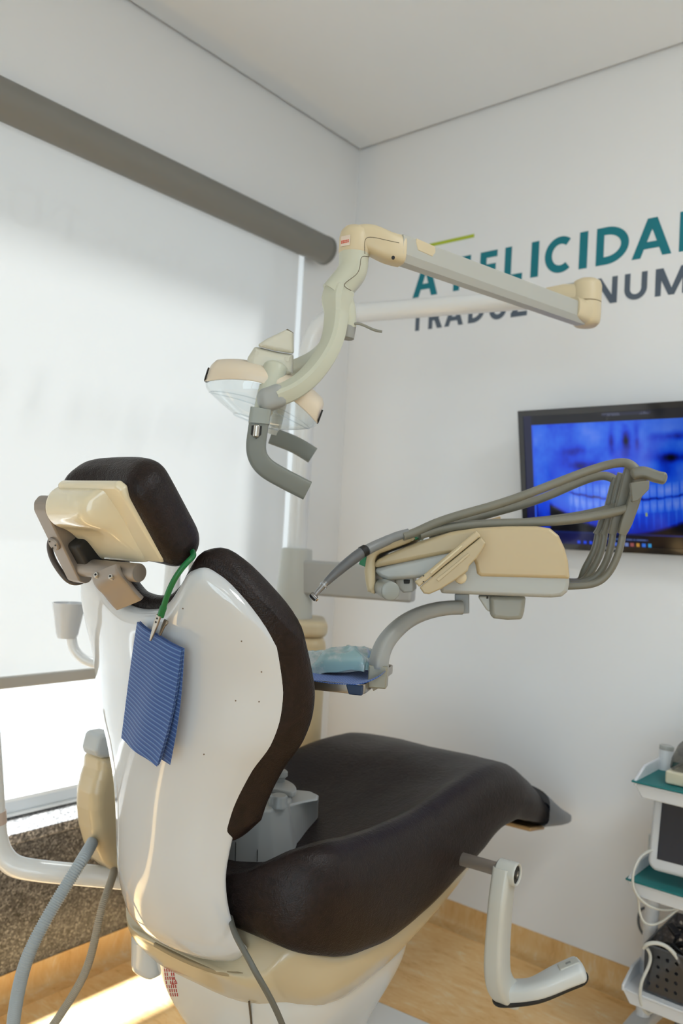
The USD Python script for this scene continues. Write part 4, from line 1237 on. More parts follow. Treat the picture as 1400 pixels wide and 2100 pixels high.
def tl(a, b, z=0.0):
    a, b, z = np.broadcast_arrays(np.asarray(a, float), b, z)
    return TC - a[..., None] * tkx + b[..., None] * tkn + (z[..., None]) * ZZ
tray_o = tl(TW / 2, TD / 2, 0)
trm = fix(m_) if False else None
part(ty, "tray_plate", slab([(-TW / 2, -TD / 2), (TW / 2, -TD / 2), (TW / 2, TD / 2), (-TW / 2, TD / 2)], .003, tray_o - ZZ * .010, tkx, tkn, bev=.001, corner=.012), steel)
rimp = Polygon([(-TW / 2, -TD / 2), (TW / 2, -TD / 2), (TW / 2, TD / 2), (-TW / 2, TD / 2)]).buffer(-.012).buffer(.012)
rc = np.array(rimp.exterior.coords)
part(ty, "tray_rim", tube(np.array([tray_o + tkx * x + tkn * y - ZZ * .003 for x, y in rc]), .0014, .0080, n=10, e=4, up=ZZ), M("tray_rim_steel", (176, 166, 152), .3, metal=1.0))
part(ty, "tray_bracket", tube([tl(-.002, .05, -.006), (pa + pb) / 2 - ZZ * .012], .008, n=12), mid_grey)
part(ty, "corner_cover", slab([(-.0, -.004), (.022, -.004), (.028, .012), (.0, .012)], .05, tl(.001, .02, -.008), -tkx, ZZ, bev=.002), navy)


def ribbed_cloth(name, base_rgb, line_rgb, scale, axis_vec):
    """paper with fine printed stripes along one direction"""
    n = {"tc": ("texture_coordinate", {}), "g": ("geometry", {}), "d": ("vector_math", {"math_type": "dot_product", "vector2": tuple(axis_vec)}), "s": ("math", {"math_type": "multiply", "value2": scale}),
         "w": ("math", {"math_type": "sine"}), "m": ("math", {"math_type": "multiply_add", "value2": .5, "value3": .5}),
         "c": ("rgb_ramp", {"ramp": [(.70, tuple(lin_(base_rgb))), (.96, tuple(lin_(line_rgb)))]}), "b": ("bump", {"strength": .6, "distance": .0006}),
         "p": ("principled_bsdf", {"roughness": .75, "sheen_weight": .2}), "n": ("noise_texture", {"scale": 900.0}), "mx": ("mix_color", {"blend_type": "multiply", "fac": .25})}
    l = [("g.position", "d.vector1"), ("d.value", "s.value1"), ("s.value", "w.value1"), ("w.value", "m.value1"), ("m.value", "c.fac"), ("m.value", "b.height"), ("b.normal", "p.normal"),
         ("g.position", "n.vector"), ("c.color", "mx.a"), ("n.color", "mx.b"), ("mx.result", "p.base_color")]
    return look(name, n, l, "p.bsdf")


nap_mat = ribbed_cloth("napkin_blue", (58, 92, 168), (104, 138, 200), 2 * math.pi / .0042, tkx)


def nap(u, v):
    a = .30 - u * .327                                        # runs past the right rim and curls up there
    b = -.003 + v * .245
    lift = np.clip((.022 - a) / .049, 0, 1) ** 2 * .020
    return tl(a, b * (1 - .72 * np.clip((.035 - a) / .06, 0, 1)), .0045 + .0007 * np.sin(u * 23 + v * 5) + lift)


Pn, qn, nu_, nv_ = grid(nap, 60, 24)
Qn = Pn - ZZ * .0016
nk = single("paper_napkin", sheet(Pn, Qn, nu_, nv_), nap_mat, "folded blue ribbed paper napkin lining the tray", "napkin", smooth=50)
pouch_c = M("pouch_film", (128, 164, 168), .14, spec=.8, mottle=(24, (196, 204, 204), .46, .62))


def pouch_ab(u, v):
    return .33 - u * .325, .062 + v * .115 + .012 * u * (v < 2)


def pouch(u, v):
    a, b = pouch_ab(u, v)
    f1 = meshkit.fbm(np.stack([a * 16, b * 26, 0 * a], -1), 2, 9)
    f2 = np.abs(meshkit.noise(np.stack([a * 22 + b * 20 + 3, b * 30 - a * 9, 0 * a], -1), 4) - .5)
    e = np.minimum.reduce([u, 1 - u, v, 1 - v])
    puff = np.sqrt(np.clip(e / .20, 0, 1))
    end = np.clip((.085 - a) / .07, 0, 1)
    return tl(a, b, .0085 + puff * (.026 + .008 * end + .022 * (f1 - .4) - .024 * f2) + .010 * end ** 2)


Pp, qp, nu_, nv_ = grid(pouch, 80, 40)
def pouch_low(u, v):
    a, b = pouch_ab(u, v)
    return tl(a, b, .0078 + .010 * np.clip((.085 - a) / .07, 0, 1) ** 2)
Ql, _, _, _ = grid(pouch_low, 80, 40)
po = thing("sterile_pouch", "crumpled teal clear pouch with white paper lying on the blue napkin", "pouch", tl(.16, .07, .01))
part(po, "film", sheet(Pp, Ql, nu_, nv_), pouch_c, "crinkled teal film", smooth=35)
def pouch_fold(u, v):
    a, b = .115 - u * .10, .066 + v * .10
    f2 = np.abs(meshkit.noise(np.stack([a * 30 - b * 18 + 9, b * 34 + a * 12, 0 * a], -1), 21) - .5)
    e = np.minimum.reduce([u, 1 - u, v, 1 - v])
    return tl(a, b, .020 + .024 * np.sqrt(np.clip(e / .3, 0, 1)) - .03 * f2 + .012 * u)


Pf, _, nu_, nv_ = grid(pouch_fold, 40, 30)
part(po, "folded_end", sheet(Pf, Pf - ZZ * .012, nu_, nv_), M("pouch_fold", (150, 184, 188), .12, spec=.8, mottle=(30, (206, 212, 212), .48, .66)), "raised folded end of the pouch", smooth=30)

# ------------------------------------------------------------------ bib hanging from its chain over the back
bib_dir = nz(CL * .93 + CA * .10 - ZZ * .36)
tdown = nz(at(247, 1515, 1.235) - at(280, 1275, 1.215))
b00, b10 = at(281, 1275, 1.205), at(372, 1331, 1.155)
b01, b11 = at(246, 1515, 1.235), at(322, 1572, 1.165)


def bibf(u, v, off=0.0, k=1.0):
    u_, v_ = u[..., None], v[..., None]
    P = b00 * (1 - u_) * (1 - v_) + b10 * u_ * (1 - v_) + b01 * (1 - u_) * v_ + b11 * u_ * v_
    n = nz(np.cross(b10 - b00, b01 - b00))
    n = n if n @ (CAM - b00) > 0 else -n
    bow = .006 * np.sin(math.pi * u) * (1 - .5 * v) - .004 * np.sin(v * 2.6) * (1 - u) + .0012 * np.sin(u * 9 + v * 4)
    side = nz(b10 - b00)
    edge = .003 * np.sin(v * math.pi * .9)
    return P + n * (bow + off)[..., None] - side * (edge * (1 - u) * 1.0)[..., None] + side * (.005 * np.sin(v * math.pi) * u)[..., None]


nb = nz(np.cross(b10 - b00, b01 - b00)); nb = nb if nb @ (CAM - b00) > 0 else -nb
bib_axis = nz(np.cross(nb, nz(b10 - b00)))
bib_mat = ribbed_cloth("bib_blue", (52, 86, 148), (98, 132, 184), 2 * math.pi / .0062, bib_axis)
bib = thing("patient_bib", "folded blue ribbed paper bib clipped over the white chair back", "bib", b11)
for k, (off, lu, dv) in enumerate([(0.0, 0.0, 0.0), (-.0022, .0, -.006), (-.0045, .01, -.012)]):
    F = lambda u, v, o=off, q=dv, w=lu: bibf(u * (1 - w) + w * .5, v * (1 + q), o * np.ones_like(u))
    Pq, _, nu_, nv_ = grid(F, 24, 50)
    part(bib, "front_panel" if k == 0 else "fold_layer", sheet(Pq, Pq - nb * .0007, nu_, nv_), bib_mat, smooth=60)
def flap(u, v):
    base = bibf(u, v * .985, -.006 * np.ones_like(u))
    return base - nb * (.010 * v * u)[..., None] + nz(b10 - b00) * (.009 * v ** 1.5)[..., None]
Pq, _, nu_, nv_ = grid(flap, 16, 40)
part(bib, "rear_panel", sheet(Pq, Pq - nb * .0007, nu_, nv_), bib_mat, smooth=60)
bc = thing("bib_chain", "green silicone bib cord with a small metal clip", "bib clip", at(315, 1315, 1.17))
gc = spl([at(392, 1128, 1.19), at(396, 1140, 1.16), at(385, 1152, 1.145), at(366, 1175, 1.14), at(348, 1208, 1.145), at(336, 1242, 1.155), at(329, 1264, 1.16)], 50)
part(bc, "cord", tube(gc, np.interp(np.linspace(0, 1, 50), [0, .86, .87, 1], [.0040, .0042, .0052, .0050]), n=16), green_cord, smooth=60)
cdir = nz(at(311, 1316, 1.172) - at(329, 1262, 1.16)); cn = nz(np.cross(cdir, np.cross(nb, cdir)))
cs_ = np.cross(nb, cdir)
cO = at(326, 1264, 1.158)
part(bc, "clip_body", slab([(-.0045, -.002), (.0045, -.002), (.0042, .014), (.0022, .034), (.0012, .040), (-.0012, .040), (-.0022, .034), (-.0042, .014)], .0032, cO + nb * .001, cs_, cdir, bev=.0009), M("clip_metal", (168, 160, 148), .3, metal=.9), smooth=40)
part(bc, "clip_lever", slab([(-.002, .0), (.005, -.001), (.0065, .003), (.003, .010), (.001, .026), (-.003, .026), (-.003, .012)], .003, cO + nb * -.003 + nz(RT) * .0085 + cdir * .006, cs_, cdir, bev=.0008), M("clip_lever_metal", (150, 142, 130), .3, metal=.9), smooth=40)
for q in (.003, .009):
    part(bc, "clip_hole", lathe([(0, .0003), (.0015, .0003), (.0015, -.001)], cO + cdir * q + nb * .0027, nb, 12), dark_hole)

# ------------------------------------------------------------------ assistant side: ivory holder, suction hoses, white support pipe
au = thing("assistant_unit", "ivory suction holder with white support pipe and two corrugated hoses left of the chair", "suction unit", at(215, 1790, 1.6))
hb2 = [(206, 1553), (216, 1551), (244, 1551), (268, 1600), (268, 1790), (236, 1789), (216, 1772), (203, 1742), (193, 1705), (189, 1665), (190, 1630), (197, 1600), (203, 1582)]
aO = at(225, 1680, 1.62); aN = nz((CAM - aO) * [1, 1, 0]); aX = np.cross(ZZ, aN)
aN2 = nz(aN * .80 + aX * .60)
aX2 = np.cross(ZZ, aN2)
part(au, "holder_body", slab(proj2(hb2, aO, aN2, aX2, ZZ), .075, aO - aN2 * .03, aX2, ZZ, bev=.022, corner=.012, steps=6), M("holder_ivory", (206, 188, 152), .3, coat=.2), smooth=60)
part(au, "holder_clip", slab(proj2([(193, 1540), (200, 1512), (206, 1505), (232, 1500), (240, 1552), (208, 1555), (197, 1551)], aO, aN2, aX2, ZZ), .05, aO - aN2 * .02, aX2, ZZ, bev=.008), M("holder_clip_grey", (186, 190, 190), .3), smooth=50)
pipe = spl([at(-22, 1500, 1.62), at(-15, 1600, 1.62), at(-10, 1690, 1.62), at(0, 1742, 1.62), at(24, 1772, 1.62), at(60, 1783, 1.62), at(120, 1790, 1.63), at(200, 1797, 1.645), at(290, 1806, 1.66), at(335, 1810, 1.67)], 80)
part(au, "support_pipe", tube(pipe, .0205, n=28), white_tube, "white enamelled support pipe", smooth=60)
part(au, "pipe_joint", tube([at(-12, 1665, 1.62), at(-10, 1690, 1.62)], .0222, n=28), M("joint_pink", (196, 176, 164), .4))


def corrugated(pts, r, pitch, n=900, sides=16, depth=.09):
    P = spl(pts, n)
    L = np.r_[0, np.cumsum(np.linalg.norm(np.diff(P, axis=0), axis=1))]
    k = max(60, int(L[-1] / pitch * 6))
    q = np.linspace(0, L[-1], k)
    P = np.stack([np.interp(q, L, P[:, i]) for i in range(3)], 1)
    return tube(P, r * (1 - depth * .5 + depth * np.cos(q / pitch * 2 * math.pi)), n=sides)


h1 = corrugated([at(216, 1680, 1.76), at(202, 1702, 1.72), at(188, 1730, 1.60), at(168, 1764, 1.50), at(132, 1822, 1.47), at(92, 1890, 1.44), at(58, 1960, 1.42), at(38, 2030, 1.42), at(26, 2110, 1.44), at(20, 2200, 1.48)], .0112, .0040)
part(au, "suction_hose", h1, M("hose_blue_grey", (170, 178, 182), .45), "wide grey corrugated hose", smooth=70)
h2_ = corrugated([at(238, 1766, 1.68), at(226, 1812, 1.58), at(209, 1862, 1.53), at(196, 1920, 1.51), at(178, 1985, 1.50), at(150, 2040, 1.50), at(112, 2098, 1.50), at(50, 2180, 1.54)], .0074, .0032)
part(au, "suction_hose", h2_, M("hose_beige_grey", (166, 156, 138), .5), "narrow beige grey corrugated hose", smooth=70)

# cup holder and spittoon on the window side of the unit
cu_ = thing("cuspidor", "white cuspidor with a grey tumbler holder on the window side of the chair", "cuspidor", at(160, 1350, 1.85))
cO_ = at(142, 1236, 1.86)
cz_ = lambda py: (1236 - py) / FPX * 1.86
part(cu_, "tumbler_holder", lathe([(.0, cz_(1306)), (.020, cz_(1308)), (.024, cz_(1300)), (.036, cz_(1240)), (.037, cz_(1236)), (.034, cz_(1236)), (.030, cz_(1250)), (0, cz_(1258))], cO_, ZZ, 48), M("tumbler_grey", (204, 206, 208), .2, coat=.4), smooth=40)
part(cu_, "holder_arm", tube(spl([at(147, 1304, 1.86), at(149, 1322, 1.86), at(158, 1340, 1.86), at(185, 1358, 1.86), at(260, 1362, 1.86)], 30), .011, n=20), white_tube, smooth=60)
bO = at(322, 1330, 1.95)
part(cu_, "bowl", lathe([(0, -.06), (.04, -.055), (.075, -.02), (.085, .0), (.082, .002), (.07, -.018), (.035, -.045), (0, -.05)], bO, ZZ, 48), white_gloss, smooth=40)
part(cu_, "column", lathe([(.035, -.25), (.030, .04), (.020, .10), (.018, .17), (.012, .18), (0, .182)], at(346, 1300, 1.98), ZZ, 36), white_tube, smooth=40)
part(cu_, "spout", tube(spl([at(380, 1330, 1.95), at(389, 1220, 1.95), at(393, 1140, 1.95), at(395, 1108, 1.95), at(391, 1097, 1.95), at(382, 1092, 1.95), at(372, 1097, 1.95)], 50), .0058, n=16), light_grey, smooth=60)
part(cu_, "support", tube([at(300, 1372, 1.93), at(470, 1360, 2.0)], .022, n=20), white_tube)

# ------------------------------------------------------------------ wall screen with the blue radiograph
TVX0, TVW, TVH = .757, .735, .402
tv_b = np.array([TVX0, -.045, 1.186])
tvu = nz(np.array([0, -.078, .395]))
tvx = np.array([1.0, 0, 0])
tvn = np.cross(tvx, tvu); tvn = tvn if tvn[1] < 0 else -tvn
def tvp(fx, fy, n=0.0):
    """fx from the left, fy from the top, in fractions of the set"""
    fx, fy = np.broadcast_arrays(np.asarray(fx, float), fy)
    return tv_b + (fx * TVW)[..., None] * tvx + ((1 - fy) * TVH)[..., None] * tvu + tvn * n
tv = thing("wall_screen", "black flat screen on the white wall showing a blue dental radiograph", "screen", tvp(.5, 1.0))
part(tv, "housing", slab([(-TVW / 2, -TVH / 2), (TVW / 2, -TVH / 2), (TVW / 2, TVH / 2), (-TVW / 2, TVH / 2)], .038, tvp(.5, .5, -.021), tvx, tvu, bev=.004), M("tv_black", (18, 18, 20), .25), smooth=40)
part(tv, "wall_mount", box((TVX0 + .30, -.042, 1.22), (TVX0 + .44, -.0005, 1.32)), dark_hole)
BEZ = .0165
def frame2(w, h, b, th):
    o = Polygon([(-w / 2, -h / 2), (w / 2, -h / 2), (w / 2, h / 2), (-w / 2, h / 2)])
    return trimesh.creation.extrude_polygon(o.difference(o.buffer(-b, join_style="mitre")), th, engine="earcut")
part(tv, "bezel", place(frame2(TVW, TVH, BEZ, .006), tvp(.5, .5, -.003), tvx, tvu), M("bezel_black", (26, 26, 28), .12, coat=.5), smooth=False)


def xray(fx, fy):
    """sRGB of the picture on the screen at fractions of the set"""
    x, y = fx, fy
    col = np.zeros(x.shape + (3,))
    n1 = meshkit.fbm(np.stack([x * 14, y * 7, 0 * x], -1), 4, 2)
    n2 = meshkit.fbm(np.stack([x * 34, y * 9, 0 * x + 3], -1), 4, 7)
    n3 = meshkit.fbm(np.stack([x * 60, y * 22, 0 * x + 8], -1), 3, 11)
    dark = np.array([26, 28, 36.])
    side = np.array([34, 37, 66.])
    col[:] = dark
    col[(x < .055)] = side
    low = np.clip((y - .55) / .35, 0, 1)
    col[(x < .055)] = (side * (1 - low)[..., None] + np.array([4, 6, 92.]) * low[..., None])[(x < .055)]
    X0, X1, Y0, Y1 = .056, 1.02, .108, .868
    inx = (x > X0) & (x < X1) & (y > Y0) & (y < Y1)
    cx = .43
    dx = (x - cx)
    b = .62 + .25 * (n1 - .5) * 2 + .10 * (n3 - .5)
    b = b + .16 * np.exp(-((y - .2) / .08) ** 2)
    # upper band: spine shadow and palate streaks
    for sx, wd, am in ((-.055, .011, .42), (.0, .016, .5), (.038, .010, .42), (.10, .05, .12)):
        b = b - am * np.exp(-((dx - sx) / wd) ** 2) * np.clip(1 - np.abs(y - .24) / .14, 0, 1) * (.4 + 1.2 * n2)
    for yy, xx, wd, am in ((.22, .17, .07, .45), (.36, .17, .06, .5), (.40, -.17, .06, .25), (.47, -.06, .028, .4), (.46, .02, .03, .45), (.30, -.20, .07, .18)):
        b = b - am * np.exp(-((y - yy) / .030) ** 2) * np.exp(-((dx - xx) / wd) ** 2) * (.5 + n2)
    # jaw: a bright curved band holding the teeth, dark mouth floor below
    ycl = .625 - .10 * (dx / .33) ** 2 + .01
    body = np.exp(-((y - (ycl + .09 + .35 * dx ** 2)) / .13) ** 2)
    b = b * (1 - .55 * np.clip((y - .50) / .25, 0, 1)) + .22 * body * (np.abs(dx) < .36)
    jaw_low = .865 - 1.35 * np.abs(dx) ** 1.6
    outside = np.clip((y - jaw_low) / .035, 0, 1) * (x > .12)
    b = b * (1 - .96 * outside) - .03 * outside
    ram = np.exp(-((x - .098) / .020) ** 2)
    b = b + (.5 - b) * ram * np.clip((y - .55) / .1, 0, 1) * .85
    # teeth
    tw = .0265
    ph = ((dx / tw) % 1.0)
    gap = np.clip((np.abs(ph - .5) - .36) / .10, 0, 1)
    inarch = np.clip((.235 - np.abs(dx)) / .02, 0, 1)
    crown_u = np.clip(1 - np.abs(y - (ycl - .045)) / .05, 0, 1) ** .5
    crown_l = np.clip(1 - np.abs(y - (ycl + .05)) / .05, 0, 1) ** .5
    root_l = np.clip(1 - np.abs(y - (ycl + .12)) / .09, 0, 1) ** .6 * np.clip((.30 - np.abs(ph - .5) * 1.5) / .2, 0, 1)
    b = b + inarch * (.34 * crown_u * (1 - gap) + .36 * crown_l * (1 - gap) + .30 * root_l * n1)
    b = b - inarch * .45 * (.4 + n2) * np.exp(-((y - (ycl + .003 + .0025 * np.sign(np.sin(dx / tw * math.pi)))) / .008) ** 2)
    b = np.clip(b, 0, 1.15)
    ramp_x = np.array([0, .12, .3, .5, .72, .9, 1.15])
    ramp_c = np.array([[4, 4, 10], [4, 6, 50], [2, 22, 150], [4, 62, 222], [40, 104, 240], [84, 128, 246], [130, 158, 250.]])
    xc = np.stack([np.interp(b, ramp_x, ramp_c[:, k]) for k in range(3)], -1)
    fadeR = np.clip((x - .42) / .2, 0, 1)[..., None]
    xc = xc * (1 - .18 * fadeR) + np.array([20, 44, 90]) * .12 * fadeR
    col[inx] = xc[inx]
    edge = inx & (x < X0 + .006)
    col[edge] = (40, 90, 235)
    # window chrome and taskbar
    title = (y > .052) & (y < .070) & (x > .34) & (x < .52)
    col[title] = (np.array([40, 44, 66]) + 34 * (n3[..., None] > .5))[title]
    strip = (y > .868) & (y < .882) & (x > .056)
    col[strip] = (16, 30, 92)
    foot = (y > .882)
    fx_ = np.clip(1 - np.abs(x - .22) / .30, 0, 1)
    col[foot] = (np.array([8, 9, 16]) + fx_[..., None] * np.array([2, 6, 62]))[foot]
    status = (y > .905) & (y < .918) & (x > .33) & (x < .50)
    col[status] = (np.array([30, 52, 104]) + 34 * (n3[..., None] > .52))[status]
    icons = [(60, 90, 190), (80, 110, 200), (40, 90, 210), (110, 130, 190), (150, 84, 84), (190, 140, 60), (40, 110, 220), (50, 150, 210)]
    for k, c in enumerate(icons):
        m_ = (np.abs(x - (.355 + .0215 * k)) < .0065) & (np.abs(y - .944) < .011)
        col[m_] = c
    for k in range(4):
        m_ = (np.abs(x - (.235 + .024 * k)) < .006) & (np.abs(y - .944) < .010)
        col[m_] = (10, 70, 235)
    mk = (np.abs(x - .497) < .003) & (np.abs(y - .735) < .012)
    col[mk] = (150, 170, 60)
    return np.clip(col, 0, 255)


NX, NY = 420, 230
fx_, fy_ = np.meshgrid(np.linspace(BEZ / TVW, 1 - BEZ / TVW, NX), np.linspace(BEZ / TVH, 1 - BEZ / TVH, NY), indexing="ij")
Ps = tvp(fx_, fy_, .0005)
i, j = np.meshgrid(np.arange(NX - 1), np.arange(NY - 1), indexing="ij")
a = (i * NY + j).ravel()
qs = np.stack([a, a + 1, a + NY + 1, a + NY], 1)
scr_mat = look("screen_picture", {"a": ("attribute", {"attribute": "picture"}), "e": ("emission", {"strength": .80}), "g": ("glossy_bsdf", {"color": (1, 1, 1), "roughness": .08}), "ad": ("mix_closure", {"fac": .035})},
               [("a.color", "e.color"), ("e.emission", "ad.closure1"), ("g.BSDF", "ad.closure2")], "ad.closure")
sc_prim = part(tv, "display", tm(Ps.reshape(-1, 3), qs), scr_mat, "lit display with a blue panoramic radiograph", smooth=False)
cols = lin_(xray(fx_, fy_)).reshape(-1, 3).astype(np.float32)
UsdGeom.PrimvarsAPI(UsdGeom.Mesh(sc_prim)).CreatePrimvar("picture", Sdf.ValueTypeNames.Color3fArray, "vertex").Set(Vt.Vec3fArray.FromNumpy(cols))
brand = meshkit.text_mesh("SAMSUNG", .0075, .0006, bold=True)
part(tv, "maker_badge", place(brand, tvp(.338, .985, .0032), tvx, tvu), M("badge_silver", (170, 172, 176), .4), smooth=False)

# ------------------------------------------------------------------ trolley by the wall
TX, TY0, TY1 = 1.216, -.345, -.075                            # left edge, front and back of the shelves
TXR = 1.66
tr = thing("equipment_trolley", "white equipment trolley with teal shelf mats standing by the lettered wall", "trolley", (1.43, -.2, 0))
tro = M("trolley_white", (214, 216, 218), .35)
teal_mat = M("shelf_teal", (20, 112, 112), .6)
for k, z in enumerate((.655, .430, .186)):
    w = .004 * k
    pan = slab2([(-.0, 0), (TXR - TX, 0), (TXR - TX, TY1 - TY0), (0, TY1 - TY0)], .006, .002, corner=.02)
    sh = part(tr, "shelf", place(pan, (TX - w, TY0, z - .004), (1, 0, 0), (0, 1, 0)), tro, smooth=40)
    part(sh, "shelf_lip", place(slab2([(0, 0), (TXR - TX, 0), (TXR - TX - .02, -.030), (.02, -.030)], .008, .003), (TX - w, TY0 + .006, z - .002), (1, 0, 0), (0, 0, 1)), tro, smooth=40)
    part(sh, "shelf_side", place(slab2([(0, .006), (.0, -.008), (TY1 - TY0, -.008), (TY1 - TY0, .03), (.06, .03)], .007, .003), (TX - w + .004, TY0, z), (0, 1, 0), (0, 0, 1)), tro, smooth=40)
    if k < 2:
        part(sh, "shelf_mat", place(slab2([(.0, 0), (TXR - TX, 0), (TXR - TX, TY1 - TY0 - .004), (0, TY1 - TY0 - .004)], .004, .0015, corner=.004), (TX - w - .004, TY0 - .004, z + .002), (1, 0, 0), (0, 1, 0)), teal_mat, smooth=40)
for xx, nm in ((TX + .014, 0), (TXR - .02, 1)):
    part(tr, "post", tube([(xx + .004, -.175, .705), (xx - .004, -.245, .075)], .0165, n=28), tro, smooth=60)
    part(tr, "post_cap", tube([(xx + .004, -.1748, .706), (xx + .0045, -.1738, .715)], .0172, n=28, endround=.003), M("post_cap_%d" % nm, (170, 170, 164), .4), smooth=50)
    ft = part(tr, "foot_bar", tube([(xx - .012, -.40, .062), (xx - .004, -.25, .078), (xx, -.05, .062)], .024, .014, n=24, e=4, up=ZZ, endround=.004), tro, smooth=50)
    for yy in (-.37, -.07):
        part(ft, "caster", lathe([(0, -.011), (.021, -.011), (.0245, -.007), (.0245, .007), (.021, .011), (0, .011)], (xx + .03, yy, .0255), nz((1, .3, 0)), 32), M("caster_%d%d" % (nm, int(-yy * 100)), (120, 120, 118), .45), smooth=40)
        part(ft, "caster_stem", tube([(xx + .012, yy, .060), (xx + .024, yy, .040)], .008, n=12), mid_grey)
part(tr, "rear_rail", tube([(TX + .014, -.10, .60), (TXR - .02, -.10, .60)], .008, n=12), tro)

# things standing on the trolley
sb = thing("sensor_box", "ivory box with a smoked clear dome on the top trolley shelf", "box", (1.36, -.24, .66))
part(sb, "box_base", rbox((.15, .16, .030), .005, (1.352, -.235, .6755)), M("box_cream", (206, 200, 176), .4), smooth=40)
dome_prof = [(-.071, 0), (-.066, .030), (-.052, .062), (-.028, .088), (.0, .100), (.06, .104), (.071, .09), (.071, 0)]
part(sb, "smoked_dome", slab(dome_prof, .148, (1.352, -.235, .690), (1, 0, 0), (0, 0, 1), bev=.01), pane_mat("smoked_plastic", (.55, .55, .54), .08), smooth=40)
part(sb, "inner_block", rbox((.10, .11, .055), .012, (1.366, -.235, .720)), M("inner_dark", (64, 62, 60), .5), smooth=40)
part(sb, "front_plate", rbox((.10, .004, .018), .001, (1.372, -.317, .674)), M("plate_pale", (206, 206, 206), .4))
mo = thing("device_monitor", "white framed device monitor with a dark screen on the middle trolley shelf", "monitor", (1.36, -.25, .436))
mx = nz((1.0, .08, 0)); mu = nz((.055, .22, 1.0)); mu = nz(mu - mx * (mu @ mx)); mn = np.cross(mx, mu)
mO = np.array([1.372, -.285, .556])
part(mo, "frame", slab([(-.125, -.098), (.125, -.098), (.125, .098), (-.125, .098)], .03, mO, mx, mu, bev=.008, corner=.022), M("monitor_frame", (202, 204, 206), .35), smooth=40)
part(mo, "display", slab([(-.105, -.072), (.105, -.072), (.105, .078), (-.105, .078)], .002, mO + mn * .0155, mx, mu, bev=.0008), M("dark_display", (44, 46, 54), .12), smooth=40)
part(mo, "stand", slab([(-.08, 0), (.08, 0), (.06, .07), (-.06, .07)], .05, np.array([1.40, -.235, .4385]), mx, ZZ, bev=.006), M("stand_dark", (58, 58, 60), .5), smooth=40)
part(mo, "marks", cat(*[rbox((.004, .003, .0008), .0002, mO + mn * .0152 + mx * (-.106 + .009 * q) + mu * .0885, mx, mu) for q in range(4)]), M("mark_grey", (120, 122, 124), .5), smooth=False)
cl_ = thing("clear_box", "small clear plastic box beside the device monitor", "box", (1.252, -.175, .436))
o_ = Polygon([(-.032, -.05), (.032, -.05), (.032, .05), (-.032, .05)]).buffer(.004)
part(cl_, "walls", place(trimesh.creation.extrude_polygon(o_.difference(o_.buffer(-.002)), .07, engine="earcut"), (1.252, -.175, .4365), (1, 0, 0), (0, 1, 0)), pane_mat("clear_box_plastic", (.88, .92, .94), .05, .08), smooth=False)
part(cl_, "bottom", rbox((.066, .10, .002), .0005, (1.252, -.175, .4378)), pane_mat("clear_box_floor", (.9, .94, .96), .05, .06))
bs = thing("perforated_basket", "smoked perforated basket full of black leads on the bottom trolley shelf", "basket", (1.40, -.235, .19))
smoke = pane_mat("smoked_basket", (.42, .42, .45), .12, .05, .04)
BX0, BX1, BYf, BYb, BZ0, BZ1 = 1.252, 1.57, -.325, -.10, .1895, .292
def holed(w, h, nx, nz_, r):
    p = Polygon([(0, 0), (w, 0), (w, h), (0, h)])
    from shapely.geometry import Point
    from shapely.ops import unary_union
    hs = [Point(w * (k + .6) / nx, h * (q + .9) / (nz_ + .8)).buffer(r, quad_segs=4) for k in range(nx) for q in range(nz_)]
    return trimesh.creation.extrude_polygon(p.difference(unary_union(hs)), .0022, engine="earcut")
part(bs, "front_wall", place(holed(BX1 - BX0, BZ1 - BZ0, 16, 4, .0042), (BX0, BYf, BZ0), (1, 0, .0), (0, 0, 1)), smoke, smooth=False)
part(bs, "side_wall", place(holed(BYb - BYf, BZ1 - BZ0, 10, 4, .0042), (BX0, BYf, BZ0), (0, 1, 0), (0, 0, 1)), smoke, smooth=False)
part(bs, "rear_wall", place(holed(BX1 - BX0, BZ1 - BZ0, 16, 4, .0042), (BX0, BYb, BZ0), (1, 0, 0), (0, 0, 1)), smoke, smooth=False)
part(bs, "floor_plate", rbox((BX1 - BX0, BYb - BYf, .003), .001, ((BX0 + BX1) / 2, (BYf + BYb) / 2, BZ0 + .0018)), M("basket_floor", (96, 98, 102), .4))
rr_ = np.array([(BX0, BYf, BZ1), (BX1, BYf, BZ1), (BX1, BYb, BZ1), (BX0, BYb, BZ1), (BX0, BYf, BZ1)])
part(bs, "basket_rim", cat(*[tube([rr_[k], rr_[k + 1]], .0025, n=8) for k in range(4)]), M("basket_rim", (88, 90, 94), .3))
bk_ = M("lead_black", (20, 20, 24), .45)
r3 = np.random.default_rng(11)
coil = []
for k in range(16):
    c0 = np.array([r3.uniform(BX0 + .05, BX0 + .22), r3.uniform(BYf + .05, BYb - .05), r3.uniform(BZ0 + .035, BZ1 + .028)])
    t = np.linspace(0, r3.uniform(4, 10), 60)
    rad = r3.uniform(.022, .045)
    ph = r3.uniform(0, 6)
    tilt = r3.uniform(-.5, .5)
    p = c0 + np.stack([rad * np.cos(t + ph) * 1.3, rad * .9 * np.sin(t + ph) * .9, rad * tilt * np.cos(t * 1.3) + .012 * np.sin(t * 2.1)], 1)
    p[:, 0] = np.clip(p[:, 0], BX0 + .008, BX1 - .01); p[:, 1] = np.clip(p[:, 1], BYf + .008, BYb - .008); p[:, 2] = np.clip(p[:, 2], BZ0 + .010, BZ1 + .055)
    coil.append(tube(p, r3.uniform(.003, .0042), n=8))
ld = thing("black_leads", "tangle of black leads and plugs heaped in the smoked basket", "leads", (1.38, -.22, .2), kind="stuff")
part(ld, "lead_coils", cat(*coil), bk_, kind="stuff", smooth=60)
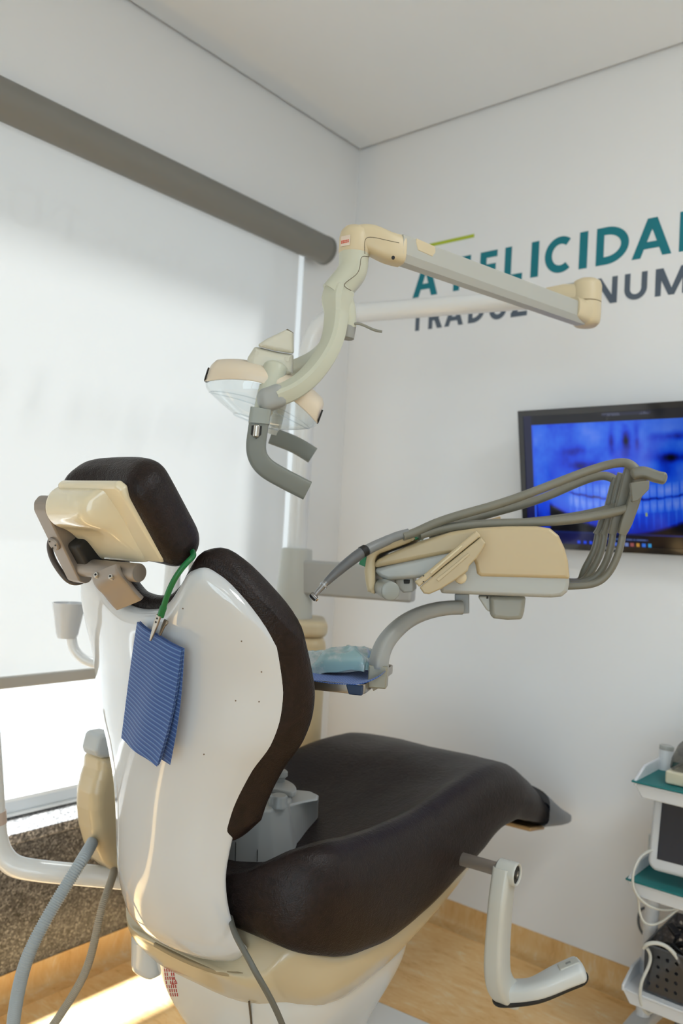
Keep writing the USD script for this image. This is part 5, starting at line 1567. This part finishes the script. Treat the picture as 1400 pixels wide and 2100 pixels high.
for k, (x, y, z) in enumerate(((1.292, -.25, .312), (1.315, -.215, .318), (1.345, -.255, .300))):
    part(ld, "plug", rbox((.016, .036, .013), .003, (x, y, z), nz((.6, .7, .35)), nz((-.7, .6, .2))), M("plug_%d" % k, (34, 34, 40), .4))
wc = M("white_cable", (204, 204, 196), .45)
c1 = spl([at(1352, 1741, 1.905), at(1322, 1750, 1.89), at(1303, 1775, 1.875), at(1297, 1805, 1.87), at(1304, 1832, 1.87), at(1328, 1856, 1.87), at(1365, 1866, 1.87), at(1402, 1860, 1.87), at(1440, 1852, 1.87)], 60)
single("white_cable", tube(c1, .0030, n=10), wc, "thin white cable looping round the corner of the middle shelf", "cable", smooth=60)
c2 = spl([at(1309, 1834, 1.873), at(1311, 1868, 1.88), at(1320, 1890, 1.88), at(1338, 1896, 1.88), at(1362, 1886, 1.878), at(1385, 1868, 1.876), at(1425, 1846, 1.876)], 50)
single("white_cable", tube(c2, .0030, n=10), wc, "white cable hanging in a short loop under the middle shelf", "cable", smooth=60)
c3 = spl([at(1319, 1944, 1.87), at(1326, 1937, 1.862), at(1345, 1934, 1.855), at(1370, 1944, 1.85), at(1390, 1968, 1.845), at(1408, 2000, 1.84), at(1440, 2040, 1.84)], 50)
single("white_cable", tube(c3, .0044, n=12), wc, "thick white cable arching in front of the smoked basket", "cable", smooth=60)
c4 = spl([at(1326, 1944, 1.872), at(1333, 1960, 1.87), at(1328, 1985, 1.868), at(1316, 2012, 1.866), at(1312, 2040, 1.868), at(1316, 2062, 1.872), at(1328, 2078, 1.88), at(1340, 2070, 1.89)], 60)
single("white_cable", tube(c4, .0036, n=12), wc, "white cable drooping over the edge of the bottom shelf", "cable", smooth=60)
gcab = M("grey_cable", (92, 96, 100), .5)
c5 = spl([at(1326, 1925, 2.16), at(1312, 1905, 2.18), at(1309, 1880, 2.19), at(1318, 1863, 2.20), at(1340, 1868, 2.20), at(1370, 1882, 2.20), at(1420, 1905, 2.20)], 50)
single("grey_cable", tube(c5, .0034, n=10), gcab, "dark grey cable running behind the trolley post", "cable", smooth=60)
